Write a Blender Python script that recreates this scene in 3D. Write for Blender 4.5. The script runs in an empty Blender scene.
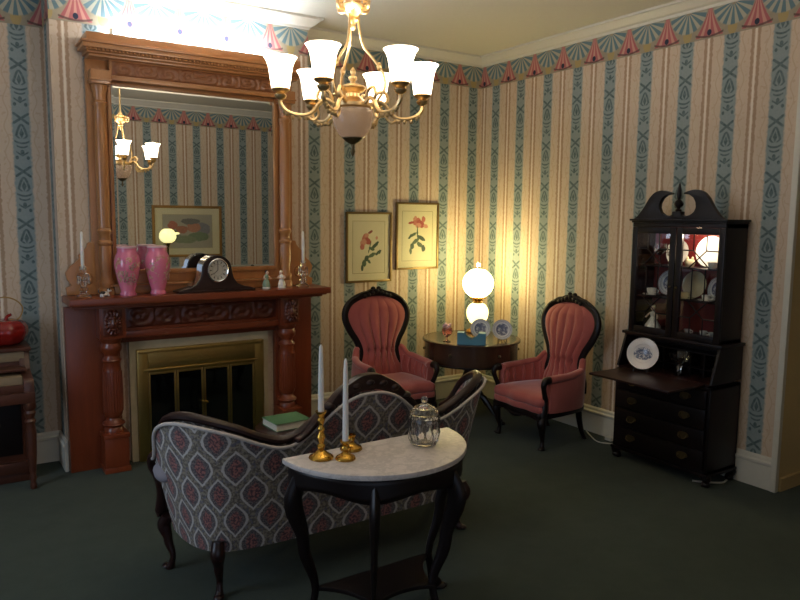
import bpy, bmesh, math, random
from mathutils import Vector, Matrix
random.seed(7)
PI = math.pi
scn = bpy.context.scene
COL = scn.collection

# ------------------------------------------------------------------ camera, world, exposure
YAW, PITCH, ROLL, FPX, CAMZ = 0.5832, 0.1154, 0.0106, 712.54, 1.65
fw = Vector((math.sin(YAW)*math.cos(PITCH), math.cos(YAW)*math.cos(PITCH), -math.sin(PITCH)))
rt = Vector((math.cos(YAW), -math.sin(YAW), 0)); up = rt.cross(fw)
r2 = math.cos(ROLL)*rt + math.sin(ROLL)*up; u2 = -math.sin(ROLL)*rt + math.cos(ROLL)*up
cam = bpy.data.objects.new('camera', bpy.data.cameras.new('camera')); COL.objects.link(cam)
m = Matrix((r2, u2, -fw)).transposed().to_4x4(); m.translation = Vector((0, 0, CAMZ))
cam.matrix_world = m
cam.data.sensor_fit = 'HORIZONTAL'; cam.data.sensor_width = 36.0; cam.data.lens = FPX/800*36.0
cam.data.clip_start = 0.02
scn.camera = cam

world = bpy.data.worlds.new('world'); scn.world = world; world.use_nodes = True
bg = world.node_tree.nodes['Background']; bg.inputs[0].default_value = (0.60, 0.74, 1.0, 1); bg.inputs[1].default_value = 0.6
scn.view_settings.view_transform = 'Standard'; scn.view_settings.look = 'None'
scn.view_settings.gamma = 1.0; scn.view_settings.use_curve_mapping = False
scn.view_settings.exposure = 0.12
CH_W = 10.0       # watts of each chandelier bulb
CH_SHADE = 5.0   # glow of the glass shades
TABLE_LAMP_W = 10.0
CABINET_W = 4.0
UPLIGHT = 170.0   # glow of the tube on top of the overmantel
WINDOW_W = 22.0  # daylight at the side window

def light(name, kind, loc, energy, color, size=0.03, rot=None):
    d = bpy.data.lights.new(name, kind); d.energy = energy; d.color = color
    if kind == 'POINT': d.shadow_soft_size = size
    o = bpy.data.objects.new(name, d); COL.objects.link(o); o.location = loc
    if rot: o.rotation_euler = rot
    return o
wl = light('window_daylight', 'AREA', (-1.75, 3.0, 1.6), WINDOW_W, (0.62, 0.78, 1.0), rot=(0, -PI/2, 0))
wl.data.shape = 'RECTANGLE'; wl.data.size = 1.5; wl.data.size_y = 1.0

# ------------------------------------------------------------------ node expression helper
class X:
    """A socket of a node tree with arithmetic."""
    def __init__(s, nt, sock): s.nt, s.k = nt, sock
    def _m(s, op, *a, clamp=False):
        n = s.nt.nodes.new('ShaderNodeMath'); n.operation = op; n.use_clamp = clamp
        for i, v in enumerate((s,)+a):
            if isinstance(v, X): s.nt.links.new(v.k, n.inputs[i])
            else: n.inputs[i].default_value = v
        return X(s.nt, n.outputs[0])
    def __add__(s, o): return s._m('ADD', o)
    __radd__ = __add__
    def __sub__(s, o): return s._m('SUBTRACT', o)
    def __rsub__(s, o): return (s*-1.0)+o
    def __mul__(s, o): return s._m('MULTIPLY', o)
    __rmul__ = __mul__
    def __truediv__(s, o): return s._m('DIVIDE', o)
    def abs(s): return s._m('ABSOLUTE')
    def fract(s): return s._m('FRACT')
    def sin(s): return s._m('SINE')
    def cos(s): return s._m('COSINE')
    def sqrt(s): return s._m('SQRT')
    def pow(s, o): return s._m('POWER', o)
    def atan2(s, o): return s._m('ARCTAN2', o)
    def max(s, o): return s._m('MAXIMUM', o)
    def min(s, o): return s._m('MINIMUM', o)
    def floor(s): return s._m('FLOOR')
    def lt(s, v, soft):      # 1 where s < v, soft edge
        n = s.nt.nodes.new('ShaderNodeMapRange'); n.interpolation_type = 'SMOOTHSTEP'
        s.nt.links.new(s.k, n.inputs[0])
        d = v - soft if not isinstance(v, X) else None
        if isinstance(v, X):
            s.nt.links.new((v-soft).k, n.inputs[1]); s.nt.links.new((v+soft).k, n.inputs[2])
        else:
            n.inputs[1].default_value = v-soft; n.inputs[2].default_value = v+soft
        n.inputs[3].default_value = 1; n.inputs[4].default_value = 0
        return X(s.nt, n.outputs[0])
    def gt(s, v, soft): return 1.0 - s.lt(v, soft)
    def near(s, c, w, soft): return (s-c).abs().lt(w, soft)

def lin(c):
    return tuple(((v/255)/12.92 if v/255 <= 0.04045 else ((v/255+0.055)/1.055)**2.4) for v in c[:3])+(1.0,)

class Mat:
    def __init__(s, name):
        s.m = bpy.data.materials.new(name); s.m.use_nodes = True
        s.nt = s.m.node_tree; s.b = s.nt.nodes['Principled BSDF']
    def n(s, t): return s.nt.nodes.new(t)
    def L(s, a, b): s.nt.links.new(a, b)
    def uv(s):
        t = s.n('ShaderNodeTexCoord'); sp = s.n('ShaderNodeSeparateXYZ'); s.L(t.outputs['UV'], sp.inputs[0])
        return X(s.nt, sp.outputs[0]), X(s.nt, sp.outputs[1]), t.outputs['UV']
    def obj(s):
        t = s.n('ShaderNodeTexCoord'); sp = s.n('ShaderNodeSeparateXYZ'); s.L(t.outputs['Object'], sp.inputs[0])
        return X(s.nt, sp.outputs[0]), X(s.nt, sp.outputs[1]), X(s.nt, sp.outputs[2]), t.outputs['Object']
    def noise(s, vec, scale, detail=3, rough=.55, stretch=None):
        if stretch:
            mp = s.n('ShaderNodeMapping'); s.L(vec, mp.inputs[0]); mp.inputs['Scale'].default_value = stretch; vec = mp.outputs[0]
        n = s.n('ShaderNodeTexNoise'); s.L(vec, n.inputs['Vector']); n.inputs['Scale'].default_value = scale
        n.inputs['Detail'].default_value = detail; n.inputs['Roughness'].default_value = rough
        return X(s.nt, n.outputs[0])
    def mix(s, fac, a, b):
        n = s.n('ShaderNodeMix'); n.data_type = 'RGBA'
        ins = [i for i in n.inputs if i.enabled]
        if isinstance(fac, X): s.L(fac.k, ins[0])
        else: ins[0].default_value = fac
        for i, c in ((1, a), (2, b)):
            if isinstance(c, tuple): ins[i].default_value = c
            else: s.L(c, ins[i])
        return [o for o in n.outputs if o.enabled][0]
    def base(s, c):
        if isinstance(c, tuple): s.b.inputs['Base Color'].default_value = c
        else: s.L(c, s.b.inputs['Base Color'])
        return s
    def set(s, **k):
        names = dict(rough='Roughness', metal='Metallic', trans='Transmission Weight', ior='IOR', coat='Coat Weight', sheen='Sheen Weight', spec='Specular IOR Level', es='Emission Strength', ec='Emission Color', alpha='Alpha', coatr='Coat Roughness', sheenr='Sheen Roughness', sub='Subsurface Weight')
        for a, v in k.items(): s.b.inputs[names[a]].default_value = v
        return s
    def bump(s, h, strength, dist=.01):
        b = s.n('ShaderNodeBump'); b.inputs['Strength'].default_value = strength; b.inputs['Distance'].default_value = dist
        s.L(h.k, b.inputs['Height']); s.L(b.outputs[0], s.b.inputs['Normal']); return s

def plain(name, rgb, rough=.5, **k):
    a = Mat(name); a.base(lin(rgb)).set(rough=rough, **k)
    ob = a.obj()[3]; nz = a.noise(ob, 40, 2)
    a.base(a.mix(nz*.25, lin(rgb), tuple(v*.7 for v in lin(rgb)[:3])+(1,)))
    return a.m

# ------------------------------------------------------------------ materials
PER = 0.318          # wallpaper repeat in metres
def wallpaper(name, off):
    a = Mat(name); u, z, uvv = a.uv()
    s = (u-off)/PER
    d = ((s+0.5).fract()-0.5).abs()*PER            # 0 on the blue stripe, .159 on the white line
    rag = a.noise(uvv, 46, 3)-.5
    big = a.noise(uvv, 9, 3)
    cream, cream2 = lin((209, 190, 166)), lin((200, 177, 153))
    c = a.mix(big, cream, cream2)
    # faint vine in the cream band
    vine = ((d-.083)-((z*38.0).sin()*.012)).abs().lt(.0035, .003)*.45
    leaf = a.noise(uvv, 34, 2).gt(.6, .03)*d.near(.083, .03, .01)*.4
    c = a.mix(vine.max(leaf), c, lin((180, 148, 118)))
    # tan ragged bands either side of the white line
    tan = (d+rag*.024).near(.139, .0095, .003)
    c = a.mix(tan*.75, c, lin((156, 120, 90)))
    c = a.mix(d.gt(.1530, .0012), c, lin((228, 216, 198)))
    # blue damask stripe
    blue = (d+rag*.022).lt(.051, .008)
    bl = a.mix(a.noise(uvv, 60, 2), lin((148, 158, 155)), lin((126, 140, 139)))
    q = d/.05; t = (z/.33).fract()
    tau = (t-.42)/.27
    arch_w = (1.0-tau).max(0.0).pow(.62)*(tau*3.2+.35).min(1.0)*.70
    arch = (q-arch_w).abs().lt(.15, .09)*t.gt(.42, .01)*t.lt(.70, .01)
    drop = (q*.8).lt(.22-(t-.52).abs()*2.2, .06)
    xx = ((t-.80).abs()*9.0-q).abs().lt(.26, .1)*q.lt(.95, .05)*t.near(.80, .11, .01)
    bar = (t-.335-q*q*.055).abs().lt(.018, .008)*q.lt(.85, .08)
    bar3 = (t-.255-q*q*.075).abs().lt(.016, .008)*q.lt(.62, .08)
    bud = (((t-.165)*12.0).pow(2.0)+(q*2.4).pow(2.0)).lt(.30, .10)
    bud2 = (((t-.06)*14.0).pow(2.0)+((q-.62)*2.6).pow(2.0)).lt(.24, .10)
    bar2 = (t-.10-q*.10).abs().lt(.017, .008)*q.lt(.70, .08)
    mot = arch.max(drop).max(xx).max(bar).max(bar3).max(bud).max(bud2).max(bar2)*(rag*1.4+.9)
    bl = a.mix(mot*.9, bl, lin((72, 90, 91)))
    c = a.mix(blue, c, bl)
    a.base(c).set(rough=.62, spec=.3)
    return a.m

def border_paper(name, off, zb, h):
    a = Mat(name); u, z, uvv = a.uv()
    f = ((u-off)/PER+.5).fract()-.5                 # 0 under a fan
    x = f*PER; hh = (z-zb)/h; y = (1.0-hh)*h        # metres down from the top
    ang = x.atan2(y+.004); r = (x*x+y*y).sqrt()
    rag = a.noise(uvv, 60, 2)-.5
    c = a.mix(a.noise(uvv, 25, 3), lin((168, 154, 128)), lin((140, 132, 112)))
    bulb = (((x)/.032).pow(2.0)+((hh-.24)/.26).pow(2.0)).lt(1.0, .15)
    c = a.mix(bulb, c, lin((170, 148, 98)))
    fan = (r+rag*.01).lt(.136, .006)*r.gt(.018, .004)
    rays = (ang*15.0).cos().gt(-.1, .25)
    c = a.mix(fan, c, a.mix(rays, lin((170, 166, 146)), lin((96, 122, 128))))
    g = (((u-off)/PER).fract()-.5).abs()*PER        # 0 on the pink lotus
    wid = (1.0-hh).max(0.0).pow(1.35)*.094+.012
    lot = (g+rag*.008).lt(wid, .004)*hh.gt(.06, .02)
    pk = a.mix(((g/wid)*11.0).cos().gt(.1, .3), lin((172, 96, 96)), lin((196, 142, 126)))
    c = a.mix(lot, c, pk)
    rim = ((hh-.07-(g*g*9.0)).abs()).lt(.035, .012)*g.lt(.098, .004)
    c = a.mix(rim*.85, c, lin((92, 66, 60)))
    dot = ((g/.016).pow(2.0)+((hh-.20)/.10).pow(2.0)).lt(1.0, .2)
    c = a.mix(dot, c, lin((40, 44, 62)))
    a.base(c).set(rough=.6, spec=.3)
    return a.m

def wood(name, c1, c2, rough=.32, scale=3.0, stretch=(1, 1, .12), coat=.25, spec=.5):
    a = Mat(name); ob = a.obj()[3]
    n1 = a.noise(ob, scale*6, 4, .6, stretch); n2 = a.noise(ob, scale*40, 2, .5, stretch)
    a.base(a.mix((n1*1.4-.2)*.75+n2*.25, lin(c1), lin(c2))).set(rough=rough, coat=coat, coatr=.2, spec=spec)
    return a.m

M = {}
M['carpet'] = (lambda a: (a.base(a.mix((a.noise(a.obj()[3], 5, 6, .75)*1.6-.3)*.7+a.noise(a.obj()[3], 120, 2)*.3, lin((46, 56, 48)), lin((68, 76, 66)))).set(rough=1.0, spec=.05, sheen=.1), a.bump(a.noise(a.obj()[3], 320, 2), .4, .004), a.m)[-1])(Mat('green_carpet'))
M['ceiling'] = plain('ceiling_paint', (216, 212, 196), .9)
M['trim'] = plain('cream_trim_paint', (214, 209, 194), .45)
M['reveal'] = plain('yellow_beige_paint', (206, 180, 128), .7)
M['cherry'] = wood('cherry_wood', (142, 68, 36), (98, 38, 20), .3)
M['cherry_h'] = wood('cherry_wood_rail', (142, 68, 36), (98, 38, 20), .3, stretch=(.12, 1, 1))
M['cherry_lit'] = wood('cherry_wood_lit', (190, 132, 80), (152, 98, 54), .3)  # overmantel: the mantel's cherry with chandelier light put into a lighter colour
M['cherry_lit_h'] = wood('cherry_rail_lit', (190, 132, 80), (152, 98, 54), .3, stretch=(.12, 1, 1))
M['cherry_lit_c'] = wood('cherry_carving_lit', (160, 102, 60), (116, 70, 42), .4)
M['carved'] = wood('carved_cherry_wood', (112, 50, 28), (74, 28, 16), .38)
M['mahog'] = wood('dark_mahogany', (46, 20, 17), (27, 12, 11), .38, coat=.1, spec=.4)
M['ebony'] = wood('black_stained_wood', (26, 14, 13), (16, 9, 9), .4, coat=.06, spec=.3)
M['drum'] = wood('brown_drum_wood', (76, 52, 36), (48, 32, 24), .25)
M['pianow'] = wood('piano_walnut', (92, 50, 33), (64, 33, 22), .4, stretch=(.12, 1, 1))
M['brass'] = plain('polished_brass', (206, 160, 72), .18, metal=1.0)
M['gold'] = plain('cast_gold_metal', (236, 202, 146), .36, metal=1.0)
M['old_brass'] = plain('fireplace_brass', (196, 170, 104), .32, metal=1.0)
M['dull_brass'] = plain('dull_pull_brass', (112, 98, 70), .5, metal=1.0)
M['chrome'] = plain('chrome', (220, 220, 220), .12, metal=1.0)
M['firebox'] = plain('firebox_black', (16, 15, 14), .8)
M['darkglass'] = plain('smoked_glass', (7, 8, 7), .05, spec=.6)
M['white_china'] = plain('white_china', (236, 232, 222), .18)
M['cream_china'] = plain('cream_china', (226, 214, 176), .2)
M['wax'] = plain('candle_wax', (238, 232, 222), .5, sub=.1)
M['black'] = plain('black_lacquer', (14, 12, 12), .3)
M['flesh'] = plain('porcelain_flesh', (232, 196, 172), .25)
M['green_glaze'] = plain('pale_green_glaze', (150, 170, 140), .25)
M['bookg'] = plain('green_book_cloth', (70, 112, 74), .7)
M['pages'] = plain('book_pages', (226, 218, 196), .8)
M['tissue'] = plain('teal_card', (86, 142, 164), .6)
M['tissue_in'] = plain('brown_card_inside', (132, 104, 76), .8)
M['cord'] = plain('white_cord', (205, 200, 188), .5)
M['red_back'] = wood('red_stained_panel', (128, 32, 26), (98, 22, 20), .5)
M['keys'] = plain('ivory_keys', (190, 178, 150), .3)
M['fallboard'] = plain('tan_music_panel', (140, 120, 92), .5)

def glass(name, rgb=(255, 255, 255), rough=.0, ior=1.5):
    a = Mat(name); a.base(lin(rgb)).set(rough=rough, trans=1.0, ior=ior, spec=.5); return a.m
M['crystal'] = glass('cut_crystal', (250, 250, 250), .02, 1.52)
M['pinkglass'] = glass('pink_glass', (252, 205, 214), .08)
def pane(name, gl=.06, ro=.02):   # thin window pane: mostly clear with a gloss
    a = Mat(name); nt = a.nt
    t = a.n('ShaderNodeBsdfTransparent'); g = a.n('ShaderNodeBsdfGlossy'); g.inputs['Roughness'].default_value = ro
    mx = a.n('ShaderNodeMixShader'); mx.inputs[0].default_value = gl
    t.inputs[0].default_value = (.96, .97, .96, 1)
    a.L(t.outputs[0], mx.inputs[1]); a.L(g.outputs[0], mx.inputs[2])
    a.L(mx.outputs[0], nt.nodes['Material Output'].inputs[0]); return a.m
M['pane'] = pane('clear_pane')
M['pane_soft'] = pane('picture_glazing', .006, .40)
M['mirror'] = (lambda a: (a.base((.88, .89, .86, 1)).set(rough=.0, metal=1.0), a.m)[-1])(Mat('mirror_silver'))
def glow(name, rgb, strength, base=(240, 236, 226)):
    a = Mat(name); a.base(lin(base)).set(rough=.25, es=strength); a.b.inputs['Emission Color'].default_value = lin(rgb); return a.m
M['shade'] = glow('lit_opal_glass', (255, 234, 204), CH_SHADE)
M['bowl'] = (lambda a: (a.base(lin((206, 190, 176))).set(rough=.15, trans=.75, ior=1.3, es=.05), a.m)[-1])(Mat('frosted_bowl_glass'))
bpy.data.materials['frosted_bowl_glass'].node_tree.nodes['Principled BSDF'].inputs['Emission Color'].default_value = lin((255, 210, 160))
M['globe'] = glow('lit_lamp_globe', (255, 236, 150), 9.0)
M['font'] = glow('lit_lamp_font', (255, 232, 150), 2.6)
M['far_globe'] = glow('lit_yellow_globe', (250, 242, 165), 1.0)
M['uplight'] = glow('tube_glow', (225, 238, 255), UPLIGHT)
M['bulbglow'] = glow('small_bulb_glow', (255, 214, 170), 12.0)

def velvet():
    a = Mat('rose_velvet'); ob = a.obj()[3]
    a.base(a.mix(a.noise(ob, 9, 3, .6, (1, 1, .4)), lin((156, 78, 74)), lin((184, 104, 96)))).set(rough=.85, sheen=.6, sheenr=.4, spec=.15)
    return a.m
M['velvet'] = velvet()
def tapestry():
    a = Mat('damask_tapestry'); u, v, uvv = a.uv()
    uu = u/.178; vv = v/.250+.12
    n1 = a.noise(uvv, 55, 2)-.5; n2 = a.noise(uvv, 130, 2)-.5
    tri = ((uu+.5).fract()-.5).abs()*-4.0+1.0          # pointed along u, so the ogees have sharp tips
    F = tri+(vv*2*PI).cos()
    G_ = F.abs()
    gr = a.mix(a.noise(uvv, 70, 3).gt(.5, .08), lin((106, 97, 88)), lin((154, 142, 124)))
    gr = a.mix(a.noise(uvv, 40, 2).gt(.57, .05)*.6, gr, lin((108, 108, 124)))
    inn = a.mix(a.noise(uvv, 85, 2).gt(.5, .07), lin((96, 74, 76)), lin((168, 112, 104)))
    inn = a.mix((G_+n1*.9).lt(1.32, .12), inn, a.mix(n2.gt(.02, .12), lin((84, 80, 84)), lin((136, 122, 116))))
    c = a.mix((G_+n1*.3).gt(.80, .05), gr, inn)
    ring = (G_+n1*.30+n2*.14).near(.62, .145, .06)
    c = a.mix(ring*.9, c, lin((206, 198, 190)))
    a.base(c).set(rough=.9, sheen=.15, spec=.1)
    return a.m
M['tapestry'] = tapestry()
M['tapestry_plain'] = plain('lilac_grey_tapestry', (150, 142, 146), .9)
M['piping'] = plain('pale_braid', (196, 186, 178), .8)
def marble():
    a = Mat('white_marble'); ob = a.obj()[3]
    w = a.noise(ob, 9, 6, .7)
    v = (w-.5).abs().lt(.035, .03)*.35
    c = a.mix(a.noise(ob, 30, 4), lin((222, 212, 204)), lin((196, 184, 176)))
    a.base(a.mix(v, c, lin((150, 142, 138)))).set(rough=.45)
    return a.m
M['marble'] = marble()
def stone():
    a = Mat('travertine_surround'); ob = a.obj()[3]
    a.base(a.mix(a.noise(ob, 14, 5, .7), lin((214, 200, 166)), lin((180, 160, 122)))).set(rough=.4)
    return a.m
M['stone'] = stone()

def painted(name, ground, blobs, rough=.6, warp=.10, wscale=7):
    """print made of soft warped blobs: (cx, cy, rx, ry, rotation, colour) in UV 0..1"""
    a = Mat(name); u, v, uvv = a.uv()
    nu = a.noise(uvv, wscale, 3)-.5; nv = a.noise(uvv, wscale*1.3, 3)-.5
    uu = u+nu*warp; vv = v+nv*warp
    c = a.mix(a.noise(uvv, 4, 3), lin(ground), tuple(x*.9 for x in lin(ground)[:3])+(1,))
    for cx, cy, rx, ry, rz, col in blobs:
        co, si = math.cos(rz), math.sin(rz)
        p = ((uu-cx)*co+(vv-cy)*si)/rx; q = ((vv-cy)*co-(uu-cx)*si)/ry
        c = a.mix((p*p+q*q).lt(1.0, .18), c, a.mix(a.noise(uvv, 24, 2), lin(col), tuple(x*.62 for x in lin(col)[:3])+(1,)))
    a.base(c).set(rough=rough)
    return a.m
def plate_mat(name, rim, ink, amount, seed):
    """china plate with a transfer print, local X-Z plane, radius 1 in UV"""
    a = Mat(name); u, v, uvv = a.uv()
    x = u-.5; y = v-.5; r = (x*x+y*y).sqrt()*2.0
    n = a.noise(uvv, 7+seed, 4, .7)
    inner = r.lt(.60, .03)*(n.gt(.44, .08)*.75+.2)*amount
    c = a.mix(inner, lin(rim), lin(ink))
    rimn = r.near(.80, .06, .02)*a.noise(uvv, 22+seed, 2).gt(.42, .08)*(amount*.45)
    c = a.mix(rimn, c, lin(ink))
    ring = r.near(.95, .025, .012)*amount*.7
    a.base(a.mix(ring, c, lin(ink))).set(rough=.15)
    return a.m
M['blue_plate'] = plate_mat('blue_transfer_plate', (226, 226, 226), (62, 72, 112), .9, 0)
M['white_plate'] = plate_mat('white_plate_print', (232, 228, 222), (96, 100, 112), 0.0, 3)
def scene_plate():
    a = Mat('souvenir_plate'); u, v, uvv = a.uv()
    x = (u-.5); y = (v-.47)
    bl = ((x/.29).pow(2.0)+(y/.17).pow(2.0)).lt(1.0, .15)*a.noise(uvv, 16, 4, .7).gt(.46, .06)
    top = ((x/.22).pow(2.0)+((y-.13)/.10).pow(2.0)).lt(1.0, .2)*a.noise(uvv, 30, 3).gt(.52, .05)
    r = ((u-.5).pow(2.0)+(v-.5).pow(2.0)).sqrt()
    c = a.mix(bl.max(top), lin((236, 228, 222)), lin((92, 100, 124)))
    a.base(a.mix(r.near(.30, .008, .006)*.25, c, lin((150, 140, 140)))).set(rough=.15); return a.m
M['scene_plate'] = scene_plate()
def vase_mat():
    a = Mat('pink_opal_glass'); x, y, z, ob = a.obj()
    n = a.noise(ob, 26, 3)
    spot = n.gt(.56, .03)*z.near(.16, .085, .02)
    c = a.mix(a.noise(ob, 8, 2), lin((228, 130, 154)), lin((214, 110, 140)))
    gold = a.mix(a.noise(ob, 60, 2).gt(.5, .1), lin((176, 140, 92)), lin((214, 186, 160)))
    c = a.mix(spot*.75, c, gold)
    a.base(c).set(rough=.16, coat=.4); return a.m
M['vase'] = vase_mat()
M['enamel'] = plain('dull_enamel', (186, 144, 132), .3)
M['vase_rim'] = plain('pale_pink_rim', (240, 196, 200), .2)
M['redglass'] = plain('red_glazed_ceramic', (140, 24, 18), .12, coat=.5)
M['wire'] = plain('gold_wire', (190, 150, 90), .35, metal=1.0)
def dial():
    a = Mat('silvered_dial'); u, v, uvv = a.uv()
    x = u-.5; y = v-.5; r = (x*x+y*y).sqrt()*2; ang = x.atan2(y)
    t = (ang*(12/(2*PI))+.5).fract()-.5
    num = t.abs().lt(.14, .04)*r.near(.76, .11, .02)
    c = a.mix(num*.8, lin((206, 198, 182)), lin((40, 36, 34)))
    c = a.mix(r.near(.56, .02, .01)*.6, c, lin((110, 104, 96)))
    a.base(c).set(rough=.3, metal=.3); return a.m
M['dial'] = dial()

# ------------------------------------------------------------------ geometry helper
class G:
    def __init__(s): s.v, s.f, s.uv = [], [], {}
    def add(s, vs, fs):
        o = len(s.v); s.v += [tuple(p) for p in vs]; s.f += [tuple(i+o for i in q) for q in fs]; return s
    def box(s, x0, x1, y0, y1, z0, z1):
        vs = [(x, y, z) for z in (z0, z1) for y in (y0, y1) for x in (x0, x1)]
        return s.add(vs, [(0, 2, 3, 1), (4, 5, 7, 6), (0, 1, 5, 4), (2, 6, 7, 3), (0, 4, 6, 2), (1, 3, 7, 5)])
    def lathe(s, prof, c=(0, 0, 0), n=24, cap=True, lobes=0, lob=0.0, mat=None):
        vs, fs = [], []
        for r, z in prof:
            for i in range(n):
                a = 2*PI*i/n; rr = r*(1+lob*math.cos(lobes*a)) if lobes else r
                vs.append((rr*math.cos(a), rr*math.sin(a), z))
        for j in range(len(prof)-1):
            for i in range(n):
                k = (i+1) % n; fs.append((j*n+i, j*n+k, (j+1)*n+k, (j+1)*n+i))
        if cap:
            if prof[0][0] > 1e-5: fs.append(tuple(range(n-1, -1, -1)))
            if prof[-1][0] > 1e-5: fs.append(tuple((len(prof)-1)*n+i for i in range(n)))
        if mat is not None: vs = [tuple(mat @ Vector(p)) for p in vs]
        return s.add([(p[0]+c[0], p[1]+c[1], p[2]+c[2]) for p in vs], fs)
    def tube(s, path, rad, n=8, flat=1.0, closed=False, upv=None, cap=True):
        P = [Vector(p) for p in path]; N = len(P); vs, fs = [], []
        R = rad if isinstance(rad, (list, tuple)) else [rad]*N
        prev = None
        for i in range(N):
            if closed: t = P[(i+1) % N]-P[i-1]
            else: t = P[min(i+1, N-1)]-P[max(i-1, 0)]
            t.normalize()
            if upv is not None: a = Vector(upv)-t*Vector(upv).dot(t)
            elif prev is None:
                a = Vector((0, 0, 1)) if abs(t.z) < .9 else Vector((1, 0, 0)); a = a-t*a.dot(t)
            else: a = prev-t*prev.dot(t)
            a.normalize(); prev = a; b = t.cross(a)
            for k in range(n):
                th = 2*PI*k/n; vs.append(P[i]+a*(R[i]*math.cos(th))+b*(R[i]*flat*math.sin(th)))
        for i in range(N if closed else N-1):
            for k in range(n):
                a0, a1 = i*n+k, i*n+(k+1) % n; j = (i+1) % N
                fs.append((a0, a1, j*n+(k+1) % n, j*n+k))
        if cap and not closed: fs += [tuple(range(n-1, -1, -1)), tuple((N-1)*n+k for k in range(n))]
        return s.add(vs, fs)
    def prism(s, poly, a0, a1, axis='y'):
        """poly of (p,q): axis y -> (x,z) extruded along y; z -> (x,y) along z; x -> (y,z) along x"""
        f = {'y': lambda p, q, t: (p, t, q), 'z': lambda p, q, t: (p, q, t), 'x': lambda p, q, t: (t, p, q)}[axis]
        n = len(poly); vs = [f(p, q, a0) for p, q in poly]+[f(p, q, a1) for p, q in poly]
        fs = [tuple(range(n)), tuple(range(2*n-1, n-1, -1))]+[(i, n+i, n+(i+1) % n, (i+1) % n) for i in range(n)]
        return s.add(vs, fs)
    def strip(s, low, top, y0, y1):
        """solid between two x-z polylines of equal length, thickness y0..y1"""
        n = len(low); vs = []
        for (a, b) in zip(low, top): vs += [(a[0], y0, a[1]), (b[0], y0, b[1]), (b[0], y1, b[1]), (a[0], y1, a[1])]
        fs = [(4*i+k, 4*i+(k+1) % 4, 4*i+4+(k+1) % 4, 4*i+4+k) for i in range(n-1) for k in range(4)]
        fs += [(0, 1, 2, 3), tuple(4*(n-1)+k for k in (3, 2, 1, 0))]
        return s.add(vs, fs)
    def grid(s, fn, nu, nv):
        o = len(s.v)
        for j in range(nv+1):
            for i in range(nu+1):
                r = fn(i/nu, j/nv)
                s.v.append(tuple(r[:3]))
                if len(r) > 3: s.uv[len(s.v)-1] = (r[3], r[4])
        for j in range(nv):
            for i in range(nu):
                a = o+j*(nu+1)+i; s.f.append((a, a+1, a+nu+2, a+nu+1))
        return s
    def blob(s, c, rx, ry, rz, n=10, m=7, rot=None):
        prof = [(math.sin(PI*j/m), -math.cos(PI*j/m)) for j in range(m+1)]
        M4 = Matrix.Diagonal((rx, ry, rz)); 
        if rot is not None: M4 = rot @ M4
        return s.lathe([(max(r, 1e-4), z) for r, z in prof], c, n, True, mat=M4)
    def build(s, name, mat, parent=None, smooth=True, bevel=0.0, seg=2, loc=None, boxuv=False, ang=40, thick=None):
        me = bpy.data.meshes.new(name); me.from_pydata(s.v, [], s.f); me.update()
        if s.uv:
            l = me.uv_layers.new(name='UVMap')
            for lp in me.loops: l.data[lp.index].uv = s.uv.get(lp.vertex_index, (0, 0))
        bm = bmesh.new(); bm.from_mesh(me)
        if not s.uv or thick: bmesh.ops.recalc_face_normals(bm, faces=bm.faces)
        if bevel:
            es = [e for e in bm.edges if len(e.link_faces) == 2 and e.calc_face_angle(0) > math.radians(ang)]
            bmesh.ops.bevel(bm, geom=es, offset=bevel, segments=seg, affect='EDGES', profile=.6, clamp_overlap=True)
        bm.to_mesh(me); bm.free()
        if boxuv:
            l = me.uv_layers.new(name='UVMap')
            for p in me.polygons:
                for li in p.loop_indices:
                    co = me.vertices[me.loops[li].vertex_index].co
                    n = p.normal
                    if abs(n.z) > .7: l.data[li].uv = (co.x, co.y)
                    elif abs(n.x) > abs(n.y): l.data[li].uv = (co.y, co.z)
                    else: l.data[li].uv = (co.x, co.z)
        if smooth:
            me.polygons.foreach_set('use_smooth', [True]*len(me.polygons))
            try: me.set_sharp_from_angle(angle=math.radians(ang))
            except Exception: pass
        me.materials.append(M[mat] if isinstance(mat, str) else mat)
        o = bpy.data.objects.new(name, me); COL.objects.link(o)
        if loc: o.location = loc
        if parent: o.parent = parent
        if thick:
            md = o.modifiers.new('thickness', 'SOLIDIFY'); md.thickness = thick; md.offset = -1
        return o

def tag(o, label, cat, group=None):
    o['label'] = label; o['category'] = cat
    if group: o['group'] = group
    return o
def thing(name, label, cat, loc=(0, 0, 0), rz=0, group=None):
    o = bpy.data.objects.new(name, None); COL.objects.link(o); o.location = loc; o.rotation_euler = (0, 0, rz)
    o.empty_display_size = .1
    return tag(o, label, cat, group)
def structure(o): o['kind'] = 'structure'; return o
def copy_tree(o, parent=None):
    c = o.copy(); COL.objects.link(c); c.parent = parent
    for ch in list(o.children): copy_tree(ch, c)
    return c
def spline(pts, n=8, closed=False):
    """Catmull-Rom through pts"""
    P = [Vector(p) for p in pts]; N = len(P); out = []
    for i in range(N if closed else N-1):
        p1, p2 = P[i], P[(i+1) % N]
        p0 = P[i-1] if (i > 0 or closed) else p1*2-p2
        p3 = P[(i+2) % N] if (i+2 < N or closed) else p2*2-p1
        for k in range(n):
            t = k/n
            out.append(.5*((2*p1)+(p2-p0)*t+(2*p0-5*p1+4*p2-p3)*t*t+(3*p1-p0-3*p2+p3)*t**3))
    if not closed: out.append(P[-1])
    return out
def interp(x, pts):
    """smooth 1-D interpolation through (x, y) pairs"""
    if x <= pts[0][0]: return pts[0][1]
    for (a, ya), (b, yb) in zip(pts, pts[1:]):
        if x <= b:
            t = (x-a)/(b-a); t = t*t*(3-2*t); return ya+(yb-ya)*t
    return pts[-1][1]
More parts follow.
